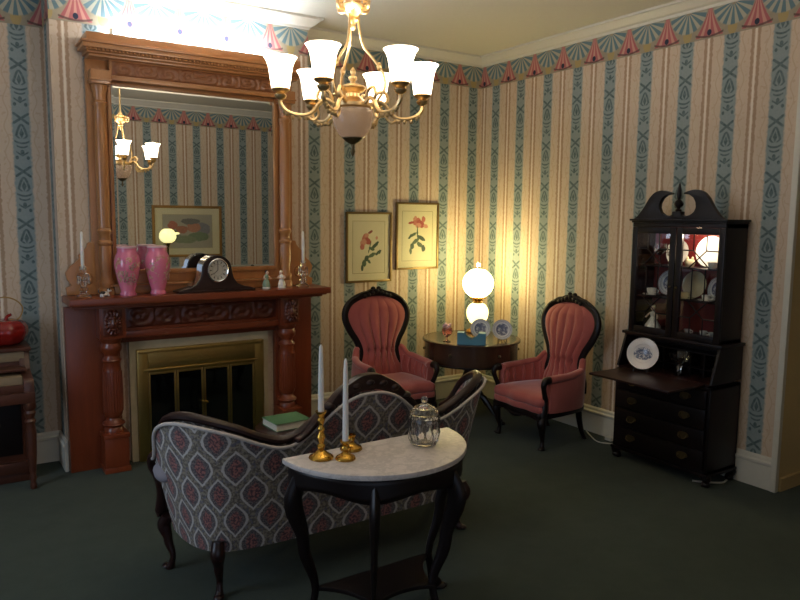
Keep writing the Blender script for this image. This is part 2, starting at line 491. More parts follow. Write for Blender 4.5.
def curve(x, pts):
    """monotone-free cubic (Catmull-Rom) through (x, y) pairs"""
    if x <= pts[0][0]: return pts[0][1]
    for i in range(len(pts)-1):
        (a, ya), (b, yb) = pts[i], pts[i+1]
        if x <= b:
            ma = (yb-pts[i-1][1])/(b-pts[i-1][0]) if i else 0.0
            mb = (pts[i+2][1]-ya)/(pts[i+2][0]-a) if i+2 < len(pts) else 0.0
            h = b-a; t = (x-a)/h
            return (2*t**3-3*t*t+1)*ya+(t**3-2*t*t+t)*h*ma+(3*t*t-2*t**3)*yb+(t**3-t*t)*h*mb
    return pts[-1][1]

# ------------------------------------------------------------------ the room
XR, YB, YC = 4.257, 5.146, 4.88        # right wall, back wall, chimney breast
CX0, CX1 = 0.67, 2.385
XL, YF, ZC = -1.7, 0.18, 3.08
ZB, ZT, BH = 2.8135, 3.004, 0.204
YE = 2.235                             # where the right wall ends
XB = 5.35
P_back = wallpaper('striped_wallpaper_back', 2.572)
P_chim = wallpaper('striped_wallpaper_chimney', 0.745+.159)
P_left = wallpaper('striped_wallpaper_alcove', .522)
P_right = wallpaper('striped_wallpaper_right', 4.943)
P_front = wallpaper('striped_wallpaper_front', 2.06)
B_back = border_paper('fan_border_back', 2.572, ZB, ZT-ZB)
B_chim = border_paper('fan_border_chimney', 0.82+.159, ZB, ZT-ZB)
B_left = border_paper('fan_border_alcove', .522, ZB, ZT-ZB)
B_right = border_paper('fan_border_right', 4.943, ZB, ZT-ZB)
B_front = border_paper('fan_border_front', 2.06, ZB, ZT-ZB)

structure(G().box(XL-.2, XB+.2, -.3, YB+.2, -.12, 0).build('floor', 'carpet', smooth=False))
structure(G().box(XL-.2, XB+.2, YF-.15, YB+.2, ZC, ZC+.12).build('ceiling', 'ceiling', smooth=False))
def wall(name, boxes, mat):
    g = G()
    for b in boxes: g.box(*b)
    return structure(g.build(name, mat, smooth=False, boxuv=True))
T = .15
w_back = wall('wall_back', [(CX0+.1, XR+T, YB, YB+T, 0, ZC)], P_back)
w_alc = wall('wall_back_alcove', [(XL-T, CX0+.1, YB, YB+T, 0, ZC)], P_left)
w_chim = wall('wall_chimney', [(CX0, CX1, YC, YB, 0, ZC)], P_chim)
w_right = wall('wall_right', [(XR, XR+T, YE+.004, YB, 0, ZC)], P_right)
w_rev = wall('wall_reveal', [(XR+.004, XB, YE, YE+T, 0, ZC)], 'reveal')
w_bay = wall('wall_bay', [(XB, XB+T, YF-T, YE+T, 0, ZC)], P_right)
w_front = wall('wall_front', [(1.05, XB, YF-T, YF, 0, ZC), (XL, -1.05, YF-T, YF, 0, ZC), (-1.05, 1.05, YF-T, YF, 2.35, ZC)], P_front)
w_left = wall('wall_left', [(XL-T, XL, YF-T, 2.2, 0, ZC), (XL-T, XL, 3.8, YB, 0, ZC), (XL-T, XL, 2.2, 3.8, 0, .6), (XL-T, XL, 2.2, 3.8, 2.5, ZC)], P_right)
def border(parent, boxes, mat):
    g = G()
    for b in boxes: g.box(*b)
    return g.build('wallpaper_border', mat, parent, smooth=False, boxuv=True)
e = .003
border(w_alc, [(XL, CX0-e, YB-e, YB, ZB, ZT)], B_left)
border(w_back, [(CX1+e, XR-e, YB-e, YB, ZB, ZT)], B_back)
border(w_chim, [(CX0-e, CX1+e, YC-e, YC, ZB, ZT), (CX0-e, CX0, YC, YB-e, ZB, ZT), (CX1, CX1+e, YC, YB-e, ZB, ZT)], B_chim)
border(w_right, [(XR-e, XR, YE+.004, YB-e, ZB, ZT)], B_right)
border(w_front, [(1.05, XB, YF, YF+e, ZB, ZT), (XL, 1.05, YF, YF+e, ZB, ZT)], B_front)

def sweep(name, path, prof, mat, left=True):
    """mitred extrusion: path of (x,y), prof of (offset into the room, z)"""
    P = [Vector(p) for p in path]; N = len(P); g = G(); n = len(prof); vs, fs = [], []
    for i in range(N):
        d0 = (P[i]-P[i-1]).normalized() if i else None
        d1 = (P[i+1]-P[i]).normalized() if i < N-1 else None
        nn = lambda d: Vector((d.y, -d.x))
        if d0 is None: off = nn(d1)
        elif d1 is None: off = nn(d0)
        else:
            b = nn(d0)+nn(d1); b.normalize(); off = b/max(.2, b.dot(nn(d0)))
        for o, z in prof: vs.append((P[i].x+off.x*o, P[i].y+off.y*o, z))
    for i in range(N-1):
        for k in range(n-1): fs.append((i*n+k, i*n+k+1, (i+1)*n+k+1, (i+1)*n+k))
        fs.append((i*n+n-1, i*n, (i+1)*n, (i+1)*n+n-1))
    fs += [tuple(range(n)), tuple((N-1)*n+k for k in range(n-1, -1, -1))]
    return structure(g.add(vs, fs).build(name, mat, smooth=False))
crown = [(0, ZT-.004), (.012, ZT-.004), (.016, ZT+.012), (.035, ZT+.020), (.06, ZT+.042), (.078, ZT+.056), (.09, ZT+.058), (.09, ZC-.001), (0, ZC-.001)]
sweep('trim_1', [(XL, YF), (XL, YB), (CX0, YB), (CX0, YC), (CX1, YC), (CX1, YB), (XR, YB), (XR, YE+.01)], crown, 'trim')
sweep('trim_2', [(XB-.001, YF), (XL+.1, YF)], crown, 'trim')
base = [(0, 0), (.020, 0), (.020, BH-.055), (.026, BH-.048), (.026, BH-.035), (.016, BH-.026), (.014, BH-.010), (.006, BH), (0, BH)]
sweep('baseboard_left', [(XL, YB), (CX0, YB), (CX0, YC-.012)], base, 'trim')
sweep('baseboard_back', [(CX1, YC+.002), (CX1, YB), (XR, YB), (XR, YE+.03)], base, 'trim')
sweep('baseboard_front', [(XB, YF), (1.06, YF)], base, 'trim')
rb = G().box(XR+.02, XB, YE-.012, YE, 0, .075).box(XR+.02, XB, YE-.018, YE, .075, .085).build('baseboard_reveal', 'reveal', smooth=False); structure(rb)
cas = G().box(XR-.030, XR+.006, YE-.006, YE+.032, 0, ZT).build('trim_3', 'trim', bevel=.006); structure(cas)
# window in the left wall (outside the frame, it lets the daylight in)
wf = G()
for b in [(XL-T, XL+.03, 2.12, 2.22, .52, 2.58), (XL-T, XL+.03, 3.78, 3.88, .52, 2.58), (XL-T, XL+.03, 2.22, 3.78, 2.48, 2.58), (XL-T, XL+.06, 2.22, 3.78, .52, .62), (XL-.09, XL-.05, 2.22, 3.78, 1.52, 1.57)]: wf.box(*b)
structure(wf.build('window_1', 'trim', smooth=False))

# ------------------------------------------------------------------ carved relief panels
def relief(name, x0, x1, z0, z1, y, depth, fn, mat, parent, nx=80, nz=20):
    g = G()
    def f(a, b):
        h = fn(a, b)*min(1, min(a, 1-a, )*30, min(b, 1-b)*12)
        return (x0+(x1-x0)*a, y-depth*h, z0+(z1-z0)*b)
    g.grid(f, nx, nz)
    return g.build(name, mat, parent, ang=80)
def scrolls(reps):
    def f(a, b):
        u = abs(a-.5)*2*reps; k = math.floor(u); x = (u-k)-.5; z = (b-.5)*1.0
        sgn = 1 if k % 2 else -1
        r = math.hypot(x*1.1, z*sgn+.05); th = math.atan2(z*sgn+.05, x)
        sp = .5+.5*math.cos(r*17-th*1.0)
        lf = .5+.5*math.cos(th*5+r*9)
        h = .25+.55*sp*(.55+.45*lf)
        c = math.hypot((a-.5)*reps*2.2, z*1.5)
        if c < .5: h = max(h*.5, (1-c/.5)*.9*(.7+.3*math.cos(6*math.atan2(z, a-.5)))+.15)
        return h
    return f
def mask(a, b):
    x = (a-.5)*2; z = (b-.5)*2; r = math.hypot(x*1.15, z*.95)
    if r > .95: return .08
    h = .35+.5*math.sqrt(max(0, 1-r*r))
    th = math.atan2(z, x)
    if r > .55: h = .28+.30*abs(math.cos(th*7))
    h += .22*math.exp(-(x*x/.02+(z+.02)**2/.09))
    for ex in (-.28, .28): h -= .30*math.exp(-((x-ex)**2/.02+(z-.22)**2/.015))
    h -= .2*math.exp(-(x*x/.05+(z+.38)**2/.006))
    return max(.05, h)

# ------------------------------------------------------------------ fireplace mantel
MX = 1.545
fp = thing('fireplace_mantel', 'reddish cherry wood fireplace mantel with carved frieze and turned columns', 'fireplace', (MX, YC, 0))
bh = .835
yb = -.055     # face of the back boards
g = G().box(-.868, -.545, yb, 0, 0, 1.07).box(.545, bh, yb, 0, 0, 1.07).box(-.545, .545, yb, 0, .818, 1.07)
g.build('back_board', 'cherry', fp, bevel=.004)
for s in (-1, 1):
    c = s*.61
    G().box(c-.080, c+.080, -.20, yb, 0, .035).box(c-.073, c+.073, -.19, yb, .035, .225).box(c-.080, c+.080, -.20, yb, .225, .252).build('plinth', 'cherry', fp, bevel=.005)
    prof = [(.066, .252), (.066, .27), (.055, .285), (.07, .30), (.07, .315), (.05, .33), (.046, .345), (.058, .36), (.062, .38), (.064, .50), (.06, .66), (.052, .70), (.06, .715), (.06, .73), (.047, .745), (.047, .76), (.066, .785), (.07, .81), (.06, .835), (.072, .85), (.072, .868)]
    prof = [(r*.95, z) for r, z in prof]
    col = G().lathe(prof, (c, -.105, 0), 28).build('column', 'cherry', fp)
    G().lathe([(.067, .30), (.0715, .306), (.067, .312)], (c, -.105, 0), 28, cap=False).build('ring', 'cherry', col)
    G().lathe([(.057, .716), (.0615, .722), (.057, .73)], (c, -.105, 0), 28, cap=False).build('ring', 'cherry', col)
    # fluting: thin reeds round the shaft
    fl = G()
    for k in range(12):
        a = PI+PI*(k+.5)/12
        fl.tube([(c+.0585*math.cos(a), -.105+.0585*math.sin(a), .39), (c+.0595*math.cos(a), -.105+.0595*math.sin(a), .52), (c+.056*math.cos(a), -.105+.056*math.sin(a), .65)], .005, 5)
    fl.build('reeding', 'cherry', col)
    blk = G().box(c-.078, c+.078, -.185, yb, .868, 1.072).build('corner_block', 'cherry', fp, bevel=.004)
    relief('lion_mask', c-.058, c+.058, .885, 1.055, -.186, .032, mask, 'carved', blk, 36, 44)
fr = G().box(-.532, .532, -.13, yb, .862, 1.072).build('frieze', 'cherry_h', fp, bevel=.004)
relief('carved_panel', -.515, .515, .925, 1.055, -.131, .016, scrolls(3.0), 'carved', fr, 170, 26)
G().box(-.532, .532, -.150, -.13, .862, .905).box(-.532, .532, -.146, -.13, 1.058, 1.072).build('moulding', 'cherry_h', fr, bevel=.006)
# shelf with a moulded edge
sh = G()
def slab(g, hw, d0, z0, z1): g.box(-hw, hw, -d0, 0, z0, z1)
slab(sh, .84, .235, 1.07, 1.086); slab(sh, .857, .27, 1.086, 1.098); slab(sh, .873, .305, 1.098, 1.142)
sh.build('shelf', 'cherry_h', fp, bevel=.007)
# travertine slips and brass fire doors
st = G().box(-.487, -.446, -.045, -.002, 0, .818).box(.446, .487, -.045, -.002, 0, .818).box(-.446, .446, -.045, -.002, .762, .818)
st.build('stone_surround', 'stone', fp, smooth=False)
sc = thing('fire_screen', 'brass framed fireplace doors with four dark glass panels', 'fire screen', (MX, YC-.05, 0))
G().box(-.445, -.375, -.022, .044, 0.0, .761).box(.375, .445, -.022, .044, 0.0, .761).box(-.375, .375, -.022, .044, .60, .761).box(-.375, .375, -.022, .044, 0, .06).build('frame', 'old_brass', sc, bevel=.006)
G().box(-.44, .44, -.028, -.02, .735, .755).box(-.40, .40, -.03, -.02, .612, .626).build('moulding', 'old_brass', sc, bevel=.003)
pw = .75/4
for k in range(4):
    x0 = -.375+k*pw
    d = G().box(x0+.003, x0+.015, -.016, .004, .06, .60).box(x0+pw-.015, x0+pw-.003, -.016, .004, .06, .60).box(x0+.015, x0+pw-.015, -.016, .004, .06, .08).box(x0+.015, x0+pw-.015, -.016, .004, .585, .60).build('door', 'old_brass', sc, bevel=.002)
    G().box(x0+.014, x0+pw-.014, -.006, .0, .079, .586).build('pane', 'darkglass', d, smooth=False)
    if k in (1, 2):
        hx = x0+pw-.012 if k == 1 else x0+.012
        G().tube([(hx, -.016, .36), (hx, -.04, .36), (hx, -.045, .355)], [.006, .006, .011], 8).build('handle', 'old_brass', d)
G().box(-.374, .374, .006, .043, .03, .60).build('firebox', 'firebox', sc, smooth=False)

# ------------------------------------------------------------------ overmantel mirror
om = thing('overmantel_mirror', 'tall carved cherry wood overmantel mirror standing on the mantel', 'mirror', (MX, YC, 1.142))
z0 = 1.142
def Z(v): return v-z0
ow = .69
G().box(-ow, -.548, -.045, 0, 0, Z(2.60)).box(.548, ow, -.045, 0, 0, Z(2.60)).box(-.548, .548, -.045, 0, 0, Z(1.285)).box(-.548, .548, -.045, 0, Z(2.46), Z(2.60)).build('frame_board', 'cherry_lit', om, bevel=.004)
G().box(-.575, .575, -.10, -.045, 0, .05).box(-.60, .60, -.12, -.045, .05, .062).build('base_rail', 'cherry_lit_h', om, bevel=.006)
# bevelled mirror glass
mg = G()
gx, gz0, gz1, bv = .552, Z(1.283), Z(2.463), .022
mg.add([(-gx, -.0425, gz0), (gx, -.0425, gz0), (gx, -.0425, gz1), (-gx, -.0425, gz1),
        (-gx+bv, -.0445, gz0+bv), (gx-bv, -.0445, gz0+bv), (gx-bv, -.0445, gz1-bv), (-gx+bv, -.0445, gz1-bv)],
       [(4, 5, 6, 7), (0, 1, 5, 4), (1, 2, 6, 5), (2, 3, 7, 6), (3, 0, 4, 7)])
G_m = mg.build('mirror_glass', 'mirror', om, smooth=False); G_m.location.y = -.004
G().box(-.57, -.545, -.062, -.04, Z(1.27), Z(2.475)).box(.545, .57, -.062, -.04, Z(1.27), Z(2.475)).box(-.545, .545, -.062, -.04, Z(2.452), Z(2.475)).box(-.545, .545, -.062, -.04, Z(1.262), Z(1.292)).build('inner_moulding', 'cherry_lit', om, bevel=.007)
for s in (-1, 1):
    c = s*.618
    prof = [(.05, 0), (.05, .03), (.04, .045), (.046, .07), (.046, .085), (.036, .10), (.034, .14), (.04, .19), (.042, .25), (.038, .31), (.046, .32), (.046, .332), (.034, .345), (.034, .38), (.046, .395), (.046, .41), (.036, .42), (.038, .5), (.039, .8), (.037, 1.05), (.035, 1.17), (.043, 1.18), (.043, 1.195), (.034, 1.205), (.038, 1.25), (.046, 1.28), (.046, 1.30)]
    G().lathe(prof, (c, -.075, 0), 24).build('column', 'cherry_lit', om)
    G().box(c-.058, c+.058, -.14, -.045, 1.30, 1.385).box(c-.064, c+.064, -.148, -.045, 1.318, 1.33).build('capital', 'cherry_lit', om, bevel=.005)
    # scroll bracket at the foot
    sgn = s
    br = [(0, 0), (.125, 0), (.128, .045), (.105, .055), (.122, .09), (.128, .125), (.112, .16), (.085, .185), (.068, .205), (.072, .225), (.052, .245), (.035, .27), (.03, .295), (0, .30)]
    G().prism([(s*(.672+p*1.4), q*1.12) for p, q in br], -.05, -.012).build('scroll_bracket', 'cherry_lit', om, bevel=.008, ang=25)
    th = [(s*(.672+.062+.040*math.cos(t)*(1-t/14)), -.052, .10+.045*math.sin(t)*(1-t/14)) for t in [k*.45 for k in range(24)]]
    G().tube(th, .008, 6).build('scroll_carving', 'cherry_lit', om)
zt = Z(2.462)
ft = G().box(-.56, .56, -.10, -.045, Z(2.475), Z(2.60)).build('frieze', 'cherry_lit_h', om, bevel=.004)
relief('carved_panel', -.545, .545, Z(2.508), Z(2.592), -.101, .018, scrolls(4.0), 'cherry_lit_c', ft, 190, 22)
G().box(-.56, .56, -.118, -.10, Z(2.475), Z(2.502)).build('moulding', 'cherry_lit_h', ft, bevel=.008)
co = G()
for hw, d, a, b in [(.685, .155, 2.598, 2.615), (.70, .175, 2.615, 2.628), (.725, .205, 2.64, 2.668), (.735, .215, 2.668, 2.682), (.70, .18, 2.682, 2.735)]: co.box(-hw, hw, -d, 0, Z(a), Z(b))
co.box(-.70, .70, -.18, 0, Z(2.628), Z(2.64))
cor = co.build('cornice', 'cherry_lit_h', om, bevel=.007)
bd = G()
for k in range(62):
    x = -.70+1.40*k/61
    bd.blob((x, -.186, Z(2.634)), .0105, .0105, .009, 8, 5)
bd.build('bead_row', 'cherry_lit', cor)['kind'] = 'stuff'
# tube lamp lying on top of the cornice
tl = thing('tube_light', 'bright white tube lamp lying on top of the overmantel cornice', 'lamp', (MX, YC-.105, 2.735))
G().box(-.56, .56, -.03, .03, 0, .016).build('housing', 'trim', tl, bevel=.003)
G().tube([(-.53, 0, .032), (.53, 0, .032)], .012, 10).build('tube', 'uplight', tl)
for q in (-.541, .541): G().box(q-.011, q+.011, -.012, .012, .016, .05).build('end_cap', 'trim', tl, bevel=.002)

# ------------------------------------------------------------------ things on the mantel
ZS = 1.1425
def crystal_candlestick(x, y, label):
    t = thing('crystal_candlestick', label, 'candlestick', (x, y, ZS), 0, 'crystal candlesticks on the mantel')
    prof = [(.046, 0), (.046, .008), (.030, .018), (.018, .03), (.026, .045), (.026, .052), (.014, .066), (.022, .085), (.022, .092), (.013, .105), (.03, .125), (.034, .14), (.034, .145), (.018, .142), (.018, .165), (.020, .175), (.020, .19), (.011, .19), (.011, .17)]
    G().lathe(prof, n=14, lobes=0).build('stem', 'crystal', t, smooth=False)
    pr = G()
    for k in range(8):
        a = 2*PI*k/8; px, py = .033*math.cos(a), .033*math.sin(a)
        pr.lathe([(.001, .075), (.0055, .088), (.0045, .125), (.001, .136)], (px, py, 0), 5)
    pr.build('prism_drops', 'crystal', t, smooth=False)
    c = G().lathe([(.0105, .172), (.0105, .30), (.008, .385), (.006, .398), (.002, .402)], n=14).build('candle', 'wax', t)
    G().tube([(0, 0, .40), (.001, 0, .408)], .0012, 5).build('wick', 'black', c)
    return t
crystal_candlestick(.775, 4.705, 'cut crystal candlestick with white taper at the piano end of the mantel')
crystal_candlestick(2.258, 4.705, 'cut crystal candlestick with white taper at the armchair end of the mantel')
def pink_vase(x, y, rz, label):
    t = thing('pink_vase', label, 'vase', (x, y, ZS), rz, 'pair of pink glass vases')
    prof = [(.001, .004), (.052, 0), (.054, .008), (.046, .022), (.046, .03), (.056, .06), (.072, .12), (.083, .18), (.085, .21), (.078, .245), (.066, .268), (.062, .28), (.066, .305), (.062, .305), (.057, .28), (.07, .245), (.077, .20), (.06, .08), (.04, .03), (.001, .02)]
    b = G().lathe([(r*.93, z) for r, z in prof], n=36, cap=False).build('body', 'vase', t, ang=70)
    G().lathe([(.0615, .298), (.064, .306), (.0605, .309), (.056, .305)], n=36, cap=False).build('rim', 'vase_rim', t)
    fl = G()
    for k in range(9):
        a = -PI/2+random.uniform(-.7, .7); z = random.uniform(.09, .2); r = interp(z, [(.06, .0535), (.12, .0675), (.18, .0775), (.21, .0795)])
        for j in range(5):
            q = 2*PI*j/5
            fl.blob((r*math.cos(a+.013*math.cos(q)/r), r*math.sin(a+.013*math.cos(q)/r), z+.012*math.sin(q)), .006, .006, .007, 6, 4)
    fl.build('enamel_flowers', 'enamel', b)
pink_vase(1.035, 4.70, .2, 'pink enamelled glass vase nearer the crystal candlestick and black figurine')
pink_vase(1.222, 4.70, 2.0, 'pink enamelled glass vase standing next to the mantel clock')
# tambour clock
ck = thing('mantel_clock', 'dark wooden tambour mantel clock with round silver dial', 'clock', (1.592, 4.682, ZS), .04)
ck.scale = (.90, 1.0, 1.0)
out = [(-.285, 0), (.285, 0), (.285, .016), (.27, .02)]
arc = [(.255, .024), (.20, .034), (.155, .055), (.13, .085), (.117, .12), (.112, .15)]
arc += [(.112*math.cos(t), .148+.095*math.sin(t)) for t in [PI*k/14 for k in range(1, 14)]]
out += arc+[(-.112, .15), (-.117, .12), (-.13, .085), (-.155, .055), (-.20, .034), (-.255, .024), (-.27, .02), (-.285, .016)]
G().prism(out, -.055, .055).build('case', 'mahog', ck, bevel=.004, ang=60)
G().box(-.295, .295, -.062, .062, 0, .014).build('plinth', 'mahog', ck, bevel=.003)
RX = Matrix.Rotation(PI/2, 3, 'X')
bz = G().lathe([(.076, 0), (.08, .004), (.08, .012), (.074, .016), (.07, .012), (.07, 0)], (0, -.055, .145), 36, cap=False, mat=RX).build('bezel', 'chrome', ck)
g = G(); n = 32
g.v = [(0, -.0575, .145)]+[(.071*math.cos(2*PI*k/n), -.0575, .145+.071*math.sin(2*PI*k/n)) for k in range(n)]
g.f = [(0, k+1, (k+1) % n+1) for k in range(n)]
g.uv = {0: (.5, .5), **{k+1: (.5+.5*math.cos(2*PI*k/n), .5+.5*math.sin(2*PI*k/n)) for k in range(n)}}
dl = g.build('dial', 'dial', ck)
G().box(-.002, .002, -.0605, -.059, .145, .195).build('hand', 'black', dl, smooth=False)
G().prism([(-.002, .143), (-.035, .118), (-.038, .121), (.0, .148)], -.0605, -.059).build('hand', 'black', dl, smooth=False)
bp = [(-.185, .040), (-.15, .060), (-.128, .09), (-.116, .125), (-.112, .15)]+[(-.112*math.cos(t_), .148+.095*math.sin(t_)) for t_ in (.25, .5, .75, 1.0, 1.2)]
G().strip([(x*.985, z-.002) for x, z in bp], [(x*1.045-.001, z+.004) for x, z in bp], -.046, .046).build('silver_band', 'chrome', ck)

def figurine(x, y, rz, label, dress, hair, lean=.0, h=.11):
    t = thing('porcelain_figurine', label, 'figurine', (x, y, ZS), rz, 'small figurines on the mantel')
    s = h/.11
    G().lathe([(.026*s, 0), (.026*s, .006*s), (.022*s, .01*s)], n=16).build('base', 'white_china', t)
    G().lathe([(.022*s, .008*s), (.025*s, .02*s), (.02*s, .04*s), (.012*s, .056*s), (.015*s, .07*s), (.014*s, .08*s), (.005*s, .088*s)], n=16, lobes=5, lob=.08).build('dress', dress, t)
    arms = G()
    for q in (-1, 1): arms.tube(spline([(q*.014*s, 0, .078*s), (q*.024*s, -.006*s, .066*s), (q*(.014+lean)*s, -.022*s, .062*s)], 4), [.0045*s]*9, 6)
    arms.build('arms', 'flesh', t)
    hd = G().blob((lean*.4*s, -.003*s, .097*s), .0105*s, .0105*s, .013*s).build('head', 'flesh', t)
    G().blob((lean*.4*s, .002*s, .103*s), .0115*s, .0105*s, .010*s).build('hair', hair, hd)
figurine(1.97, 4.70, .3, 'small porcelain couple figurine in pale green, nearer the clock', 'green_glaze', 'black', .01, .125)
figurine(2.085, 4.70, -.4, 'small white porcelain figurine next to the mirror column', 'white_china', 'cream_china', -.01, .12)
# tiny black and white dog
dg = thing('dog_figurine', 'tiny black and white reclining dog figurine beside the vases', 'figurine', (.892, 4.685, ZS), .5, 'small figurines on the mantel')
b = G().blob((0, 0, .017), .034, .014, .016)
for lx in (-.022, .022):
    for ly in (-.009, .009): b.tube([(lx, ly, .014), (lx, ly, 0)], [.005, .0055], 6)
b.build('body', 'white_china', dg)
G().blob((.033, 0, .035), .013, .010, .011).blob((.045, 0, .032), .007, .006, .006).build('head', 'white_china', dg)
G().blob((-.015, -.002, .024), .018, .0135, .011).blob((.029, .009, .043), .005, .003, .007).blob((.029, -.009, .043), .005, .003, .007).build('black_patch', 'black', dg)
G().tube(spline([(-.032, 0, .02), (-.045, 0, .032), (-.043, 0, .045)], 4), .0035, 6).build('tail', 'black', dg)

# ------------------------------------------------------------------ pictures
def picture(name, label, x0, x1, z0, z1, y, face, frame_mat, fw_, mat_margin, art, group, line=True):
    """face = -1: hangs on the back wall looking towards -y; +1: on the front wall"""
    w, h = x1-x0, z1-z0
    t = thing(name, label, 'picture', ((x0+x1)/2, y, z0), 0 if face < 0 else PI, group)
    hw = w/2
    G().box(-hw, -hw+fw_, -.022, -.001, 0, h).box(hw-fw_, hw, -.022, -.001, 0, h).box(-hw+fw_, hw-fw_, -.022, -.001, 0, fw_).box(-hw+fw_, hw-fw_, -.022, -.001, h-fw_, h).build('frame', frame_mat, t, bevel=.003)
    G().box(-hw+fw_, hw-fw_, -.010, -.002, fw_, h-fw_).build('mount', 'mount', t, smooth=False)
    a, b_ = hw-fw_-mat_margin[0], mat_margin[1]+fw_
    if line:
        q = .0025; G().box(-a-.004, -a-.004+q, -.0106, -.0099, b_-.004, h-b_+.004).box(a+.004-q, a+.004, -.0106, -.0099, b_-.004, h-b_+.004).box(-a, a, -.0106, -.0099, b_-.004, b_-.004+q).box(-a, a, -.0106, -.0099, h-b_+.004-q, h-b_+.004).build('ruled_line', 'frame_gold', t, smooth=False)
    g = G(); g.grid(lambda p, q: (-a+2*a*p, -.0108, b_+(h-2*b_)*q, p, q), 1, 1); g.build('print', art, t, smooth=False)
    g = G(); g.box(-hw+fw_-.002, hw-fw_+.002, -.0155, -.014, fw_-.002, h-fw_+.002); g.build('glazing', 'pane_soft', t, smooth=False)
    return t
M['mount'] = plain('cream_mount_board', (226, 212, 176), .8)
M['frame_gold'] = plain('bronze_gilt_frame', (128, 104, 62), .4, metal=.6)
M['frame_dark'] = plain('gilt_frame', (150, 112, 60), .4, metal=.5)
RO, RO2, GRN = (196, 92, 70), (214, 120, 92), (66, 88, 60)
artA = painted('rose_print_tall_stem', (222, 208, 172), [(0.375, 0.683, 0.115, 0.072, 0.7, (206, 112, 96)), (0.462, 0.616, 0.108, 0.065, -0.3, (186, 82, 72)), (0.325, 0.593, 0.101, 0.065, 0.3, (222, 148, 124)), (0.425, 0.728, 0.068, 0.039, 0.2, (222, 148, 124)), (0.288, 0.504, 0.068, 0.058, 0, (206, 112, 96)), (0.55, 0.795, 0.081, 0.029, 0.3, (150, 74, 66)), (0.75, 0.683, 0.041, 0.029, 0, (222, 148, 124)), (0.525, 0.504, 0.016, 0.13, -0.35, (78, 98, 66)), (0.7, 0.537, 0.135, 0.039, 0.5, (58, 80, 58)), (0.587, 0.47, 0.095, 0.034, -0.2, (78, 98, 66)), (0.8, 0.392, 0.108, 0.036, 0.4, (58, 80, 58)), (0.6, 0.347, 0.121, 0.039, 0.3, (78, 98, 66)), (0.425, 0.28, 0.074, 0.058, 0.5, (58, 80, 58)), (0.35, 0.19, 0.068, 0.065, 0.2, (78, 98, 66)), (0.288, 0.1, 0.041, 0.058, 0.1, (58, 80, 58)), (0.5, 0.224, 0.068, 0.033, -0.4, (78, 98, 66))], warp=.05, wscale=12)
artB = painted('rose_print_open_bloom', (226, 214, 176), [(0.475, 0.795, 0.135, 0.078, 0.2, (206, 112, 96)), (0.6, 0.75, 0.135, 0.078, -0.3, (186, 82, 72)), (0.525, 0.716, 0.095, 0.052, 0.1, (222, 148, 124)), (0.7, 0.84, 0.061, 0.065, 0.3, (206, 112, 96)), (0.775, 0.705, 0.081, 0.039, -0.2, (222, 148, 124)), (0.288, 0.772, 0.095, 0.029, 0.2, (186, 82, 72)), (0.412, 0.862, 0.068, 0.039, 0.4, (222, 148, 124)), (0.5, 0.56, 0.019, 0.156, 0.05, (78, 98, 66)), (0.35, 0.526, 0.135, 0.033, 0.3, (78, 98, 66)), (0.25, 0.481, 0.068, 0.026, 0.5, (58, 80, 58)), (0.625, 0.459, 0.149, 0.042, -0.3, (58, 80, 58)), (0.438, 0.392, 0.135, 0.042, 0.4, (78, 98, 66)), (0.325, 0.291, 0.068, 0.065, 0.2, (58, 80, 58)), (0.575, 0.324, 0.095, 0.052, -0.3, (78, 98, 66)), (0.7, 0.246, 0.068, 0.072, 0.3, (58, 80, 58)), (0.275, 0.19, 0.041, 0.065, 0.2, (78, 98, 66))], warp=.05, wscale=12)
picture('framed_rose_print', 'framed rose print with drooping stem, hanging nearer the mantel', 2.85, 3.292, 1.106, 1.692, YB, -1, 'frame_gold', .018, (.05, .06), artA, 'rose prints on the striped wall')
picture('framed_rose_print', 'framed rose print with upright open bloom, hanging nearer the corner lamp', 3.338, 3.789, 1.20, 1.78, YB, -1, 'frame_gold', .018, (.05, .06), artB, 'rose prints on the striped wall')
artC = painted('floral_still_life', (178, 168, 152), [(.2, .55, .16, .22, 0, (146, 142, 152)), (.38, .62, .14, .14, .4, (206, 138, 112)), (.62, .55, .12, .12, .2, (190, 120, 96)), (.80, .68, .10, .13, 0, (200, 116, 98)), (.28, .34, .22, .14, 0, (132, 146, 116)), (.58, .26, .26, .12, .1, (146, 152, 122)), (.82, .38, .12, .16, .2, (112, 124, 102)), (.45, .8, .2, .09, 0, (130, 124, 120))], warp=.10, wscale=9)
picture('framed_still_life', 'gilt framed floral still life seen reflected in the mirror', 2.408, 3.33, 1.098, 1.775, YF, 1, 'frame_dark', .035, (.10, .085), artC, None)

# ------------------------------------------------------------------ chandelier
CHX, CHY = 1.52, 2.68
ch = thing('chandelier', 'gold six-arm chandelier with lit white tulip glass shades', 'chandelier', (CHX, CHY, 0))
phi0 = math.atan2(-CHY, -CHX)          # direction from the chandelier to the doorway
G().lathe([(.001, ZC), (.075, ZC), (.075, ZC-.012), (.055, ZC-.03), (.03, ZC-.05), (.012, ZC-.058)][::-1], n=24, cap=False).build('ceiling_canopy', 'gold', ch)
G().tube([(0, 0, ZC-.05), (0, 0, 2.56)], .009, 10).build('stem', 'gold', ch)
hubp = [(.006, 2.42), (.012, 2.43), (.010, 2.445), (.022, 2.46), (.018, 2.475), (.034, 2.49), (.046, 2.505), (.05, 2.52), (.03, 2.53), (.038, 2.545), (.02, 2.56), (.012, 2.58)]
hub = G().lathe(hubp, n=20, lobes=6, lob=.08).build('upper_hub', 'gold', ch)
orn = G()
for k in range(6):
    a = 2*PI*k/6
    orn.tube(spline([(.03*math.cos(a), .03*math.sin(a), 2.50), (.065*math.cos(a), .065*math.sin(a), 2.505), (.072*math.cos(a), .072*math.sin(a), 2.53), (.05*math.cos(a), .05*math.sin(a), 2.535)], 4), .009, 6)
orn.build('leaf_scrolls', 'gold', hub)
